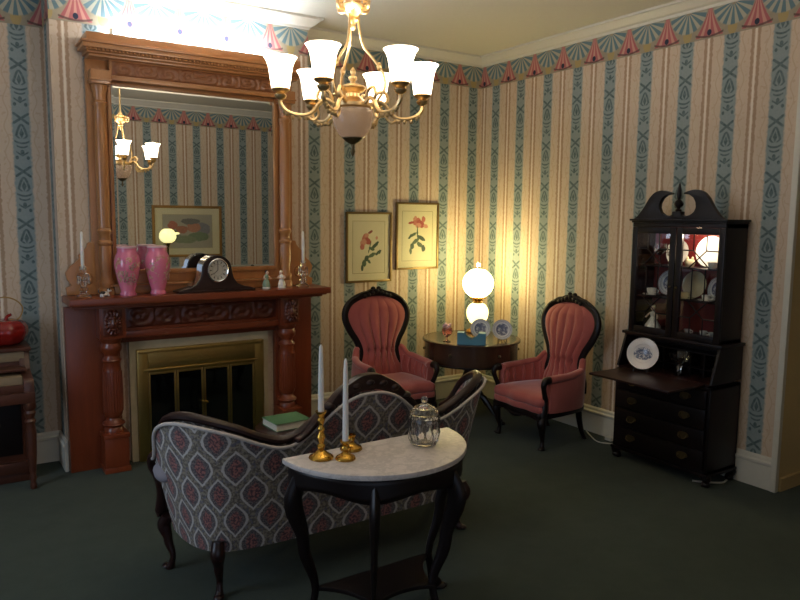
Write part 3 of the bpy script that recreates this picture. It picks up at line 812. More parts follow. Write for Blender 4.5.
for k in range(3):
    a = phi0+2*PI*k/3+1.45
    pts = [(.022, 2.49), (.026, 2.43), (.042, 2.36), (.085, 2.305), (.125, 2.25), (.135, 2.19), (.10, 2.13)]
    rod = G().tube(spline([(r*math.cos(a), r*math.sin(a), z) for r, z in pts], 5), .0055, 8).build('rod', 'gold', ch)
    G().blob((.11*math.cos(a), .11*math.sin(a), 2.275), .011, .011, .018, 8, 6).build('leaf_knop', 'gold', rod)
body = [(.02, 2.098), (.075, 2.10), (.085, 2.108), (.085, 2.122), (.06, 2.13), (.045, 2.142), (.03, 2.15), (.028, 2.165), (.05, 2.178), (.056, 2.188), (.048, 2.196), (.03, 2.202), (.012, 2.206), (.010, 2.214), (.018, 2.224), (.018, 2.232), (.007, 2.24), (.012, 2.25), (.012, 2.258), (.002, 2.272)]
G().lathe(body, n=28).build('body', 'gold', ch)
G().lathe([(.082, 2.100), (.088, 2.09), (.087, 2.06), (.077, 2.025), (.06, 1.995), (.042, 1.98), (.042, 1.985), (.058, 2.0), (.073, 2.027), (.083, 2.06), (.083, 2.095)], n=32, cap=False).build('glass_bowl', 'bowl', ch)
G().lathe([(.001, 1.905), (.006, 1.912), (.011, 1.925), (.006, 1.94), (.008, 1.955), (.03, 1.967), (.044, 1.98), (.044, 1.985), (.001, 1.986)], n=24).build('bottom_finial', 'dull_brass', ch)
shade_prof = [(r*.97, z*.87) for r, z in [(.030, 0), (.038, .006), (.042, .03), (.047, .07), (.052, .105), (.060, .13), (.071, .148), (.0695, .149), (.058, .131), (.050, .106), (.045, .07), (.040, .032), (.036, .01), (.02, .006)]]
RA = .30
for k in range(6):
    a = phi0+math.radians(-30+8+60*k)
    ca, sa = math.cos(a), math.sin(a)
    # angle measured clockwise as seen by the camera (to its right)
    a = phi0-math.radians(-30+8+60*k)*-1
    ca, sa = math.cos(a), math.sin(a)
    pts = [(.075, 2.115), (.11, 2.135), (.14, 2.12), (.165, 2.085), (.20, 2.068), (.245, 2.07), (.28, 2.085), (.30, 2.11), (.30, 2.14)]
    arm = G().tube(spline([(r*ca, r*sa, z) for r, z in pts], 5), [.0085]*41, 8)
    arm.tube(spline([(r*ca, r*sa, z) for r, z in [(.085, 2.12), (.10, 2.165), (.135, 2.175), (.15, 2.145), (.135, 2.125)]], 5), [.007]*21, 7)
    arm.tube(spline([(r*ca, r*sa, z) for r, z in [(.15, 2.10), (.145, 2.07), (.165, 2.05), (.185, 2.06), (.18, 2.075)]], 5), [.006]*21, 7)
    ao = arm.build('arm', 'gold', ch)
    dr = G()
    for q in range(6):
        r, z = interp(q/5, [(0, .19), (1, .285)]), interp(q/5, [(0, 2.058), (.5, 2.056), (1, 2.082)])
        dr.blob((r*ca, r*sa, z), .0085, .0085, .011, 7, 5)
    dr.build('cast_beads', 'gold', ao)
    G().lathe([(.008, 2.125), (.022, 2.135), (.026, 2.145), (.016, 2.152), (.030, 2.160), (.038, 2.168), (.036, 2.172), (.01, 2.172)], (RA*ca, RA*sa, 0), 18).build('shade_cup', 'gold', ch)
    shd = G().lathe(shade_prof, (RA*ca, RA*sa, 2.168), 28, cap=False).build('glass_shade', 'shade', ch)
    bl = light('chandelier_bulb', 'POINT', (RA*ca, RA*sa, 2.168+.118), CH_W, (1.0, .85, .72), .02)
    bl.parent = ch

# ------------------------------------------------------------------ sofa
SX, SY = 1.627, 2.70
so = thing('settee', 'serpentine-back settee in patterned tapestry with dark carved wood frame, seen from behind', 'sofa', (SX, SY, 0))
half = [(0, 0), (.25, .0), (.50, .01), (.67, .048), (.78, .125), (.85, .24), (.884, .38), (.892, .52)]
pathR = spline([(x, y, 0) for x, y in half], 8)
path = [Vector((-p.x, p.y, 0)) for p in reversed(pathR[1:])]+pathR
NP = len(path)
arcl = [0.0]
for i in range(1, NP): arcl.append(arcl[-1]+(path[i]-path[i-1]).length)
tot = arcl[-1]; arcs = [q-tot/2 for q in arcl]
# upholstery top edge height by |arc length|
hpts = [(0, .868), (.07, .862), (.155, .826), (.24, .758), (.33, .690), (.415, .672), (.51, .70), (.63, .754), (.75, .79), (.87, .803), (.98, .78), (1.08, .72), (1.16, .61), (1.25, .55), (1.4, .53)]
def htop(s): return curve(abs(s), hpts)
def nrm(i):
    t = (path[min(i+1, NP-1)]-path[max(i-1, 0)]).normalized(); return Vector((t.y, -t.x, 0))   # outward (towards -y)
ZB0 = .192
def back_pt(i, b, off=0.0):
    """b from 0 (bottom) to 1 (top edge); off = distance inwards"""
    zt_ = htop(arcs[i]); z = ZB0+(zt_-ZB0)*b
    lean = .145*(1-((z-ZB0)/.64))          # the foot of the back stands further in
    n_ = nrm(i); p = path[i]-n_*(lean+off)
    if b < .02: pass
    return (p.x, p.y, z, arcs[i], z)
g = G(); NB = 16
g.grid(lambda a, b: back_pt(round(a*(NP-1)), b), NP-1, NB)
g.build('outer_back', 'tapestry', so, ang=60)
g = G()
def inner(a, b):
    i = round(a*(NP-1)); puff = .035*math.sin(PI*min(1, b*1.0))
    x, y, z, u, v = back_pt(i, .28+.72*b, .07+puff*(1-.3*b)-.03*(b**3)); return (x, y, z-.005, u, v)
g.grid(inner, NP-1, NB); g.build('inner_back', 'tapestry', so, ang=60)
def rail_pt(i, dz, off): 
    x, y, z, u, v = back_pt(i, 1.0, off); return (x, y, z+dz)
rr = [(.030+.006*math.cos(arcs[i]*3)) for i in range(NP)]
G().tube([rail_pt(i, .018, .034) for i in range(NP)], [.019]*NP, 10, flat=1.25, upv=(0, 0, 1)).build('top_rail', 'mahog', so)
G().tube([rail_pt(i, -.006, -.006) for i in range(NP)], [.008]*NP, 8).build('piping', 'piping', so)
# carved crest on the middle of the rail
cr = [(-.36, .0), (-.30, .012), (-.24, .030), (-.20, .034), (-.15, .052), (-.10, .060), (-.06, .072), (0, .078), (.06, .072), (.10, .060), (.15, .052), (.20, .034), (.24, .030), (.30, .012), (.36, 0)]
mid = NP//2
xs_ = [-.36+.72*k/48 for k in range(49)]
def yat(z): return .145*(1-((z-ZB0)/.64))
G().strip([(x, htop(x)+.006) for x in xs_], [(x, htop(x)+.022+curve(x, cr)*.72) for x in xs_], yat(.86)+.006, yat(.86)+.056).build('carved_crest', 'mahog', so, bevel=.008, ang=50)
lv = G()
for x in (-.20, -.135, -.07, 0, .07, .135, .20):
    lv.blob((x, yat(.9)+.03, htop(x)+.040-abs(x)*.05), .030, .024, .020, 9, 6)
lv.build('carved_leaves', 'mahog', so)
# seat
inp = []
for i in range(0, NP, 2):
    x, y, z, u, v = back_pt(i, .12, .06); inp.append((x, y))
front = [(.80, .60), (.60, .645), (.30, .62), (0, .61), (-.30, .62), (-.60, .645), (-.80, .60)]
plan = inp+front
def inset(pl, d):
    cx_ = sum(p[0] for p in pl)/len(pl); cy_ = sum(p[1] for p in pl)/len(pl)
    return [(cx_+(p[0]-cx_)*(1-d/.9), cy_+(p[1]-cy_)*(1-d/.4)) for p in pl]
g = G(); rings = [(0, .285), (-.004, .31), (-.004, .37), (.012, .40), (.05, .42), (.12, .43)]
nn_ = len(plan)
for d, z in rings:
    for p in inset(plan, d): g.v.append((p[0], p[1], z)); g.uv[len(g.v)-1] = (p[0], p[1]+z)
for j in range(len(rings)-1):
    for k in range(nn_): g.f.append((j*nn_+k, j*nn_+(k+1) % nn_, (j+1)*nn_+(k+1) % nn_, (j+1)*nn_+k))
g.f.append(tuple((len(rings)-1)*nn_+k for k in range(nn_))); g.f.append(tuple(range(nn_-1, -1, -1)))
for k in range(len(g.v)): g.uv.setdefault(k, (0, 0))
sb = g.build('seat', 'tapestry', so, ang=60)
fr_ = [(.80, .605), (.60, .65), (.30, .625), (0, .615), (-.30, .625), (-.60, .65), (-.80, .605)]
g = G(); fp_ = spline([(x, y, .262) for x, y in fr_], 6)
g.tube(fp_, [.028]*len(fp_), 8, flat=.6, upv=(0, 0, 1)); g.build('seat_rail', 'mahog', so)
for s in (-1, 1):
    pts = [(s*.80, .50, .565), (s*.825, .55, .55), (s*.825, .575, .505), (s*.80, .565, .44), (s*.785, .575, .36), (s*.785, .60, .27)]
    pts = spline(pts, 5)
    G().tube(pts, [.030-.008*math.sin(PI*k/(len(pts)-1)) for k in range(len(pts))], 9).build('arm_front', 'mahog', so)
    G().blob((s*.80, .47, .50), .045, .085, .045, 12, 8).build('arm_pad', 'tapestry_plain', so)
def cabriole(x, y, ztop, dx, dy, r0=.030, amp=.035, foot=.03, parent=None, mat='mahog', zfoot=0.0, flat=1.0):
    """leg whose knee and toe point along (dx, dy)"""
    L = math.hypot(dx, dy) or 1; dx, dy = dx/L, dy/L; pts, rad = [], []
    for k in range(25):
        t = k/24; z = ztop+(zfoot-ztop)*t
        o = interp(t, [(0, .15), (.18, 1.0), (.45, .25), (.75, -.65), (.9, -.35), (1, .25)])*amp
        r = interp(t, [(0, 1.0), (.2, 1.12), (.45, .75), (.78, .48), (.9, .55), (.96, .78), (1, .72)])*r0
        pts.append((x+dx*o, y+dy*o, max(z, zfoot+.001))); rad.append(r)
    g_ = G().tube(pts, rad, 12, flat=flat, upv=(dx, dy, 0))
    g_.blob((x+dx*(amp*.25+foot*.3), y+dy*(amp*.25+foot*.3), zfoot+.012), r0*.85, r0*.85, .0115, 10, 6)
    return g_.build('leg', mat, parent)
for x, y, dx, dy in [(-.66, .165, -.45, -.9), (.66, .165, .45, -.9), (-.765, .545, -.6, .8), (.765, .545, .6, .8), (0, .60, 0, 1)]:
    cabriole(x, y, .26, dx, dy, .028, .028, .03, so)
# low table in front of the hearth with the green book
lt_ = thing('low_table', 'small low round table under the green book before the hearth', 'table', (1.715, 3.79, 0))
G().lathe([(.30, .395), (.31, .40), (.31, .412), (.30, .418), (.001, .418)], n=48).build('table_top', 'mahog', lt_).scale = (.62, .62, 1)
G().lathe([(.25, .335), (.255, .34), (.255, .395), (.23, .395), (.23, .335)], n=48, cap=False).build('apron', 'mahog', lt_).scale = (.62, .62, 1)
for q in range(4):
    a_ = PI/4+q*PI/2; cabriole(.125*math.cos(a_), .125*math.sin(a_), .35, math.cos(a_), math.sin(a_), .026, .025, .025, lt_)
bk = thing('green_book', 'thick green cloth hardback lying beyond the dip of the settee back', 'book', (1.71, 3.80, .4185), .05)
bk.scale = (1.10, 1.30, .42)
G().box(-.105, .105, -.075, .075, 0, .006).box(-.105, .105, -.075, .075, .099, .105).box(.099, .105, -.075, .075, .006, .099).build('cover', 'bookg', bk, bevel=.002)
G().box(-.099, .098, -.070, .070, .006, .099).build('pages', 'pages', bk, smooth=False)

# ------------------------------------------------------------------ marble demi-lune table
TX, TY, TZ = 1.492, 2.462, .72
tb = thing('marble_side_table', 'half-round dark side table with white marble top behind the settee', 'table', (TX, TY, 0))
def half_disc(r, y0=0.0, n=40, ey=1.0):
    return [(r*math.cos(PI+PI*k/n), y0+r*ey*math.sin(PI+PI*k/n)) for k in range(n+1)]
G().prism(half_disc(.400, .012), TZ-.022, TZ, 'z').build('marble_top', 'marble', tb, bevel=.006, ang=45)
ap = G()
n = 60
def apron(a, b):
    th = PI+PI*a; low_ = .080+.014*math.cos(a*PI*6)
    z = TZ-.022-low_*b; return (.378*math.cos(th), .378*math.sin(th), z)
ap.grid(apron, n, 4); ap.build('apron', 'ebony', tb, thick=.020)
G().box(-.35, .35, -.02, 0.002, TZ-.085, TZ-.022).build('back_apron', 'ebony', tb, bevel=.003)
for th in (PI+.08, PI+PI/3, PI+2*PI/3, 2*PI-.08):
    cabriole(.318*math.cos(th), .318*math.sin(th)-.008, TZ-.03, math.cos(th), math.sin(th), .036, .060, .035, tb, 'ebony', flat=.52)
# concave lower shelf
pl = [(-.275, -.02), (.275, -.02)]
A = [PI+PI*k/3 for k in range(4)]
corn = [(.285*math.cos(t), .285*math.sin(t)-.02) for t in A]
shelf = []
for k in range(3, 0, -1):
    p, q = Vector(corn[k]), Vector(corn[k-1]); m_ = (p+q)/2*.72
    for t in [j/10 for j in range(10)]: shelf.append(tuple((1-t)**2*p+2*t*(1-t)*m_+t*t*q))
shelf.append(corn[0])
G().prism(shelf, .158, .176, 'z').build('lower_shelf', 'ebony', tb, bevel=.004)

TS = TZ+.0005
cs = thing('brass_candlestick', 'tall brass candlestick with white taper on the marble table', 'candlestick', (1.222, 2.395, TS), 0, 'brass candlesticks on the marble table')
G().lathe([(.047, 0), (.049, .004), (.046, .010), (.034, .016), (.022, .026), (.010, .034), (.016, .046), (.016, .052), (.009, .060), (.013, .075), (.018, .085), (.013, .096), (.009, .104), (.014, .114), (.014, .120), (.009, .13), (.012, .143), (.016, .152), (.011, .162), (.018, .176), (.022, .183), (.022, .187), (.013, .187), (.012, .17)], n=28).build('stem', 'brass', cs)
c = G().lathe([(.0115, .172), (.0108, .30), (.0085, .40), (.006, .438), (.002, .446)], n=14).build('candle', 'wax', cs)
G().tube([(0, 0, .445), (.001, 0, .452)], .0012, 5).build('wick', 'black', c)
c2 = thing('brass_candlestick', 'low brass candlestick holding the taper nearest the camera', 'candlestick', (1.296, 2.335, TS), 0, 'brass candlesticks on the marble table')
G().lathe([(.038, 0), (.040, .004), (.036, .012), (.024, .018), (.014, .026), (.011, .032), (.017, .042), (.017, .05), (.012, .056), (.018, .066), (.022, .071), (.022, .075), (.013, .075), (.012, .062)], n=28).build('stem', 'brass', c2)
c = G().lathe([(.0118, .064), (.011, .22), (.0088, .34), (.006, .385), (.002, .395)], n=14).build('candle', 'wax', c2)
G().tube([(0, 0, .394), (-.001, 0, .401)], .0012, 5).build('wick', 'black', c2 if False else c)
c3 = thing('brass_candlestick', 'low empty brass candle holder behind the two tapers', 'candlestick', (1.372, 2.425, TS), 0, 'brass candlesticks on the marble table')
G().lathe([(.044, 0), (.046, .004), (.042, .012), (.026, .018), (.014, .026), (.011, .032), (.016, .04), (.014, .05), (.019, .058), (.019, .062), (.011, .062), (.010, .048)], n=28).build('stem', 'brass', c3)
jr = thing('crystal_jar', 'cut crystal biscuit jar with knobbed lid on the marble table', 'jar', (1.662, 2.33, TS))
jp = [(.001, .004), (.045, 0), (.052, .004), (.060, .02), (.066, .05), (.062, .075), (.066, .095), (.064, .115), (.056, .128), (.054, .128), (.058, .113), (.06, .095), (.056, .075), (.06, .05), (.054, .022), (.04, .010), (.001, .010)]
G().lathe(jp, n=48, cap=False, lobes=12, lob=.045).build('bowl', 'crystal', jr, ang=20)
lidp = [(.058, .129), (.06, .132), (.055, .142), (.042, .156), (.022, .166), (.010, .170), (.008, .174), (.013, .180), (.015, .188), (.010, .198), (.001, .201)]
G().lathe(lidp+[(.001, .160), (.02, .160), (.04, .150), (.053, .135)], n=48, cap=False, lobes=12, lob=.03).build('lid', 'crystal', jr, ang=20)

# ------------------------------------------------------------------ rose velvet armchairs
def armchair(label, loc, rz):
    t = thing('velvet_armchair', label, 'armchair', loc, rz, 'rose velvet armchairs')
    # plan of the seat, front towards -y
    fr_ = [(-.265, -.235), (-.20, -.272), (-.10, -.268), (0, -.285), (.10, -.268), (.20, -.272), (.265, -.235)]
    back = [(.225, .20), (.15, .225), (0, .232), (-.15, .225), (-.225, .20)]
    out = [(p.x, p.y) for p in spline([(x, y, 0) for x, y in fr_+[(.262, .0)]+back+[(-.262, .0)]], 5, True)]
    n = len(out)
    def ringed(rings, name, mat, uvs=False, ang=50):
        g = G()
        for sc_, z in rings:
            for x, y in out: g.v.append((x*sc_, y*sc_, z+ (0 if z < .335 else -.02*(y+.27)*.4)))
        for j in range(len(rings)-1):
            for k in range(n): g.f.append((j*n+k, j*n+(k+1) % n, (j+1)*n+(k+1) % n, (j+1)*n+k))
        g.f += [tuple(range(n-1, -1, -1)), tuple((len(rings)-1)*n+k for k in range(n))]
        return g.build(name, mat, t, ang=ang)
    ringed([(1.0, .232), (1.012, .245), (1.012, .262), (1.0, .275)], 'seat_rail', 'ebony')
    ringed([(.985, .274), (1.0, .285), (1.0, .305), (.985, .318)], 'seat_border', 'velvet')
    ringed([(.97, .316), (1.0, .33), (1.005, .352), (.985, .375), (.90, .390), (.6, .398), (.2, .40)], 'seat', 'velvet', ang=80)
    # scalloped front apron
    sc_ = [(p.x, p.y) for p in spline([(x*1.005, y-.004, 0) for x, y in fr_], 6)]
    g = G(); g.grid(lambda a, b: (sc_[round(a*(len(sc_)-1))][0], sc_[round(a*(len(sc_)-1))][1], .235-b*(.012+.014*math.cos(a*2*PI*2))), len(sc_)-1, 2)
    g.build('front_apron', 'ebony', t, thick=.02)
    cabriole(-.240, -.222, .245, -.5, -.85, .030, .018, .02, t, 'ebony')
    cabriole(.240, -.222, .245, .5, -.85, .030, .018, .02, t, 'ebony')
    for s in (-1, 1):
        pts = spline([(s*.19, .19, .25), (s*.192, .20, .16), (s*.195, .225, .07), (s*.198, .262, 0.0)], 5)
        G().tube(pts, [.024-.007*k/(len(pts)-1) for k in range(len(pts))], 8).build('leg', 'ebony', t)
    # upholstered balloon back
    wz = [(.36, .215), (.44, .20), (.51, .164), (.58, .148), (.66, .170), (.74, .218), (.82, .256), (.885, .260), (.945, .228), (.985, .170), (1.01, .098), (1.02, .0)]
    def yb_(z): return .20+.095*(z-.36)/.70
    def W(z):
        for (a, wa), (b, wb) in zip(wz, wz[1:]):
            if z <= b:
                q = (z-a)/(b-a); return wa+(wb-wa)*q
        return 0
    outline = [(w, z) for z, w in wz]; full = [(-w, z, 0) for w, z in outline[:-1]]+[(0, 1.02, 0)]+[(w, z, 0) for w, z in reversed(outline[:-1])]
    sp = spline(full, 8)
    Wt = {}
    def Ws(z):
        best = 0
        for p, q in zip(sp, sp[1:]):
            lo, hi = min(p.y, q.y), max(p.y, q.y)
            if lo <= z <= hi and p.x <= 0 and hi > lo:
                best = max(best, abs(p.x+(q.x-p.x)*(z-p.y)/(q.y-p.y)))
        return best
    NXg, NZg = 72, 44
    def pad(a, b):
        z = .36+.655*b; w = max(Ws(min(z, 1.0185)), .004); u = (a-.5)*2; x = w*u
        dome = (1-abs(u)**3.2)*min(1, (1.02-z)/.10+.12)
        tuft = interp(z, [(.36, .25), (.50, .6), (.60, 1.25), (.72, .9), (.95, .35), (1.02, 0)])
        chan = abs(math.sin(PI*3*(u+1)))**.55
        y = yb_(z)-.012-dome*(.040+.030*tuft*chan)
        for q in (-2/3., -1/3., 0, 1/3., 2/3.):
            dd = ((u-q)*w/.018)**2+((z-(.585+.012*(abs(q)*3 % 2)))/.020)**2
            y += .036*math.exp(-dd)
        return (x, y, z)
    g = G(); g.grid(pad, NXg, NZg); g.build('back_pad', 'velvet', t, ang=85)
    bt = G()
    for q in (-2/3., -1/3., 0, 1/3., 2/3.):
        bt.blob((q*.152, yb_(.59)-.040, .588), .007, .005, .007, 8, 5)
    bt.build('buttons', 'velvet', t)
    bo = G(); bo.grid(lambda a, b: (max(Ws(min(.36+.655*b, 1.0185)), .004)*(a-.5)*2, yb_(.36+.655*b)+.018, .36+.655*b), 12, 24); bo.build('outside_back', 'velvet', t)
    fr3 = [(p.x*(1+.018/max(.1, math.hypot(p.x, p.y-.75))), yb_(p.y)-.004, p.y+(.018*(p.y-.75)/max(.1, math.hypot(p.x, p.y-.75)) if p.y > .75 else 0)) for p in sp]
    G().tube(fr3, [.024]*len(fr3), 9, flat=1.15, upv=(0, 1, 0)).build('back_frame', 'ebony', t)
    # carved crest
    arcp = [p for p in sp if p.y > .945]
    lowp = [(p.x, p.y+.015) for p in arcp]
    top = [(p.x*1.10, p.y+.022+.030*max(0, 1-abs(p.x)/.2)+.008*abs(math.sin(p.x*40))) for p in arcp]
    cr_ = G().strip(lowp, top, yb_(1.0)-.034, yb_(1.0)+.014).build('crest', 'ebony', t, bevel=.006, ang=35)
    lv = G()
    for x in (-.11, -.075, -.04, 0, .04, .075, .11):
        lv.blob((x, yb_(1.03)-.036, 1.058-abs(x)*.36), .019, .013, .017, 8, 6)
    for x in (-.025, .025): lv.blob((x, yb_(1.05)-.015, 1.078), .022, .016, .016, 8, 6)
    lv.build('carved_leaves', 'ebony', cr_)
    # arms
    for s in (-1, 1):
        pl_ = spline([(s*.205, .215, 0), (s*.255, .14, 0), (s*.278, .02, 0), (s*.278, -.12, 0), (s*.262, -.19, 0)], 6)
        N = len(pl_)
        def toph(a): return interp(a, [(0, .60), (.22, .535), (.6, .515), (1, .505)])
        g = G()
        def side(a, b, o):
            k = round(a*(N-1)); p = pl_[k]; z = .272+(toph(a)-.272)*b
            puff = .010*math.sin(PI*b)
            return (p.x+s*(o+(puff if o > 0 else -puff)), p.y, z)
        g.grid(lambda a, b: side(a, b, .012), N-1, 8); g.grid(lambda a, b: side(a, b, -.032), N-1, 8)
        o0 = 0; row = N
        g.f += [(k, k+1, row*9+k+1, row*9+k) for k in range(N-1)]
        g.f += [(8*row+k, 8*row+k+1, row*9+8*row+k+1, row*9+8*row+k) for k in range(N-1)]
        g.f += [(j*row+row-1, (j+1)*row+row-1, 9*row+(j+1)*row+row-1, 9*row+j*row+row-1) for j in range(8)]
        g.build('side_panel', 'velvet', t, ang=70)
        G().tube([(p.x-s*.010, p.y, toph(k/(N-1))+.004) for k, p in enumerate(pl_)], [.020+.012*k/(N-1) for k in range(N)], 9, flat=1.2, upv=(0, 0, 1)).build('arm_pad', 'velvet', t, ang=70)
        if s < 0 or True:
            # tufted inside of the arm
            for k in range(4, N-3, 4):
                p = pl_[k]; G().tube([(p.x-s*.038, p.y, .40), (p.x-s*.046, p.y, .45), (p.x-s*.034, p.y, toph(k/(N-1))-.01)], [.010, .014, .010], 7).build('arm_tuft', 'velvet', t, ang=70)
        post = spline([(s*.268, -.195, .515), (s*.272, -.235, .512), (s*.272, -.252, .48), (s*.264, -.238, .43), (s*.254, -.215, .37), (s*.254, -.222, .30), (s*.250, -.232, .245)], 5)
        G().tube(post, [.023+.005*math.cos(2*PI*k/(len(post)-1)) for k in range(len(post))], 9).build('arm_post', 'ebony', t)
    return t
armchair('rose velvet balloon-back armchair beside the mantel, under the framed prints', (2.975, 4.63, 0), -.10)
armchair('rose velvet balloon-back armchair between the lamp table and the secretary', (3.812, 3.808, 0), math.radians(-91))

# ------------------------------------------------------------------ drum table in the corner and what stands on it
DX, DY, DZ = 3.675, 4.50, .675
dt = thing('drum_table', 'round brown drum table with deep apron in the room corner', 'table', (DX, DY, 0))
G().lathe([(.39, DZ-.022), (.40, DZ-.018), (.40, DZ-.004), (.394, DZ), (.36, DZ), (.002, DZ)], n=64).build('table_top', 'drum', dt, ang=35)
ap_ = G().lathe([(.372, DZ-.190), (.380, DZ-.186), (.380, DZ-.022), (.30, DZ-.022), (.30, DZ-.190)], n=64, cap=False).build('apron', 'drum', dt, ang=35)
G().lathe([(.3805, DZ-.190), (.3865, DZ-.188), (.3865, DZ-.178), (.3805, DZ-.175)], n=64, cap=False).build('apron_bead', 'ebony', ap_)
for k in range(6):
    a = 2*PI*k/6+.45
    mtx = Matrix.Rotation(a, 3, 'Z')
    q = G()
    q.blob((.386*math.cos(a), .386*math.sin(a), DZ-.09), .012, .012, .012, 8, 6); q.build('knob', 'dull_brass', ap_)
G().lathe([(.30, DZ-.190), (.12, DZ-.205), (.05, DZ-.225), (.045, .42), (.06, .38), (.075, .33), (.07, .28), (.045, .24), (.055, .21), (.07, .18), (.06, .13), (.02, .12)], n=28).build('pedestal', 'ebony', dt)
for k in range(4):
    a = k*PI/2+.3
    pts = spline([(.05*math.cos(a), .05*math.sin(a), .20), (.14*math.cos(a), .14*math.sin(a), .19), (.23*math.cos(a), .23*math.sin(a), .09), (.31*math.cos(a), .31*math.sin(a), .022)], 6)
    G().tube(pts, [.026-.010*j/(len(pts)-1) for j in range(len(pts))], 8).blob((.32*math.cos(a), .32*math.sin(a), .0155), .022, .022, .015, 8, 6).build('leg', 'ebony', dt)
DS = DZ+.0005
lx, ly = 3.895, 4.695
lp = thing('parlour_lamp', 'lit white globe parlour lamp on the corner drum table', 'lamp', (lx, ly, DS))
lp.scale = (1.02, 1.02, .985)
G().lathe([(.085, 0), (.09, .006), (.086, .02), (.06, .034), (.05, .05), (.058, .066), (.05, .078), (.02, .08)], n=28).build('base', 'brass', lp)
G().lathe([(.05, .078), (.065, .09), (.086, .13), (.094, .175), (.088, .21), (.066, .244), (.045, .256), (.03, .258)], n=32).build('font', 'font', lp)
G().lathe([(.038, .256), (.034, .268), (.05, .278), (.04, .286), (.05, .296), (.06, .302), (.06, .308), (.034, .31), (.03, .30)], n=28).build('collar', 'brass', lp)
cl = G()
for k in range(16):
    a = 2*PI*k/16; cl.blob((.062*math.cos(a), .062*math.sin(a), .306), .007, .007, .010, 6, 5)
cl.build('gallery', 'brass', lp)
ns = 20
gp = [(.13*math.sin(t), .428-.13*math.cos(t)) for t in [.42+(2.72-.42)*k/ns for k in range(ns+1)]]
G().lathe(gp, n=36, cap=False).build('globe', 'globe', lp)
G().lathe([(.024, .30), (.026, .42), (.024, .52), (.023, .60), (.026, .612)], n=24, cap=False).build('chimney', 'pane', lp)
bb_ = light('lamp_bulb', 'POINT', (0, 0, .59), TABLE_LAMP_W, (1.0, .84, .40), .03); bb_.parent = lp
bb2 = light('lamp_bulb', 'POINT', (0, 0, .428), TABLE_LAMP_W*3.0, (1.0, .84, .40), .12); bb2.parent = lp

def dish(name, parent, r, mat, depth=.12, n=36, loc=None, rot=None):
    """plate facing local -y, centre at its bottom edge; UV radial"""
    g = G(); prof = [(0, 0), (.55, 0), (.62, -.35), (.66, -.42), (1, -.9), (1.0, -1.0), (.62, -.1), (.5, .25), (0, .25)]
    for q, d in prof:
        for k in range(n):
            a = 2*PI*k/n
            g.v.append((r*q*math.cos(a), r*depth*d, r*q*math.sin(a)+r)); g.uv[len(g.v)-1] = (.5+.5*q*math.cos(a), .5+.5*q*math.sin(a))
    for j in range(len(prof)-1):
        for k in range(n): g.f.append((j*n+k, j*n+(k+1) % n, (j+1)*n+(k+1) % n, (j+1)*n+k))
    o = g.build(name, mat, parent, ang=50)
    if loc: o.location = loc
    if rot: o.rotation_euler = rot
    return o
def easel(parent, r, loc, rot=0.0):
    g = G()
    for s in (-1, 1):
        x = s*r*.42
        g.tube(spline([(x, -.055, .004), (x, -.05, .022), (x, -.035, .014), (x*.9, .0, .012), (x*.55, .05, .004)], 4), .0035, 6)
        g.tube(spline([(x*.9, .0, .012), (x*.6, .022, r*.7), (x*.1, .03, r*1.15)], 5), .0032, 6)
    g.tube([(-r*.42, 0, .012), (r*.42, 0, .012)], .003, 6)
    g.tube([(0, .028, r*1.0), (0, .075, .003)], .003, 6)
    o = g.build('easel', 'black', parent); o.location = loc; return o
def stood_plate(label, loc, rz, r, mat, tilt, group=None):
    t = thing('display_plate', label, 'plate', loc, rz, group)
    p = dish('plate', t, r, mat, loc=(0, -.028, .016), rot=(-tilt, 0, 0))
    easel(t, r, (0, 0, 0)); return t
fd = math.radians(-38)
stood_plate('blue transfer plate on easel just in front of the lamp', (3.665, 4.375, DS), fd, .080, 'blue_plate', .28, 'blue plates on the drum table')
stood_plate('blue transfer plate on easel nearest the right armchair', (3.785, 4.250, DS), fd, .080, 'blue_plate', .28, 'blue plates on the drum table')
# teal box with scooped opening
tx = thing('tissue_box', 'teal cardboard box with scooped front on the drum table', 'box', (3.488, 4.268, DS), math.radians(-42))
sc_ = [(-.11, 0), (.11, 0), (.11, .088), (.052, .088)]+[(.052*math.cos(t), .088-.045*math.sin(t)) for t in [PI*k/10 for k in range(1, 10)]]+[(-.052, .088), (-.11, .088)]
b = G().prism(sc_, -.045, -.041).prism(sc_, .041, .045)
b.box(-.11, -.106, -.041, .041, 0, .088).box(.106, .11, -.041, .041, 0, .088).box(-.106, .106, -.041, .041, 0, .004).build('box_body', 'tissue', tx, smooth=False)
G().box(-.104, .104, -.0395, .0395, .004, .034).build('contents', 'tissue_in', tx, smooth=False)
G().box(-.11, -.056, -.045, .045, .0885, .0915).box(.056, .11, -.045, .045, .0885, .0915).build('top_flap', 'tissue', tx, smooth=False)
# pink glass
pk = thing('pink_glass_goblet', 'small pink glass goblet at the mantel side of the drum table', 'glass', (3.385, 4.45, DS), 0)
G().lathe([(.032, 0), (.03, .005), (.008, .012), (.007, .035), (.02, .045), (.036, .06), (.042, .085), (.038, .11), (.036, .11), (.039, .085), (.033, .063), (.001, .05)], n=28, cap=False, lobes=8, lob=.04).build('bowl', 'pinkglass', pk)
fl_ = G()
for k in range(9):
    a = 2*PI*k/9; fl_.blob((.024*math.cos(a), .024*math.sin(a), .118+.01*(k % 3)), .013, .013, .011, 7, 5)
fl_.build('filling', 'vase_rim', pk)

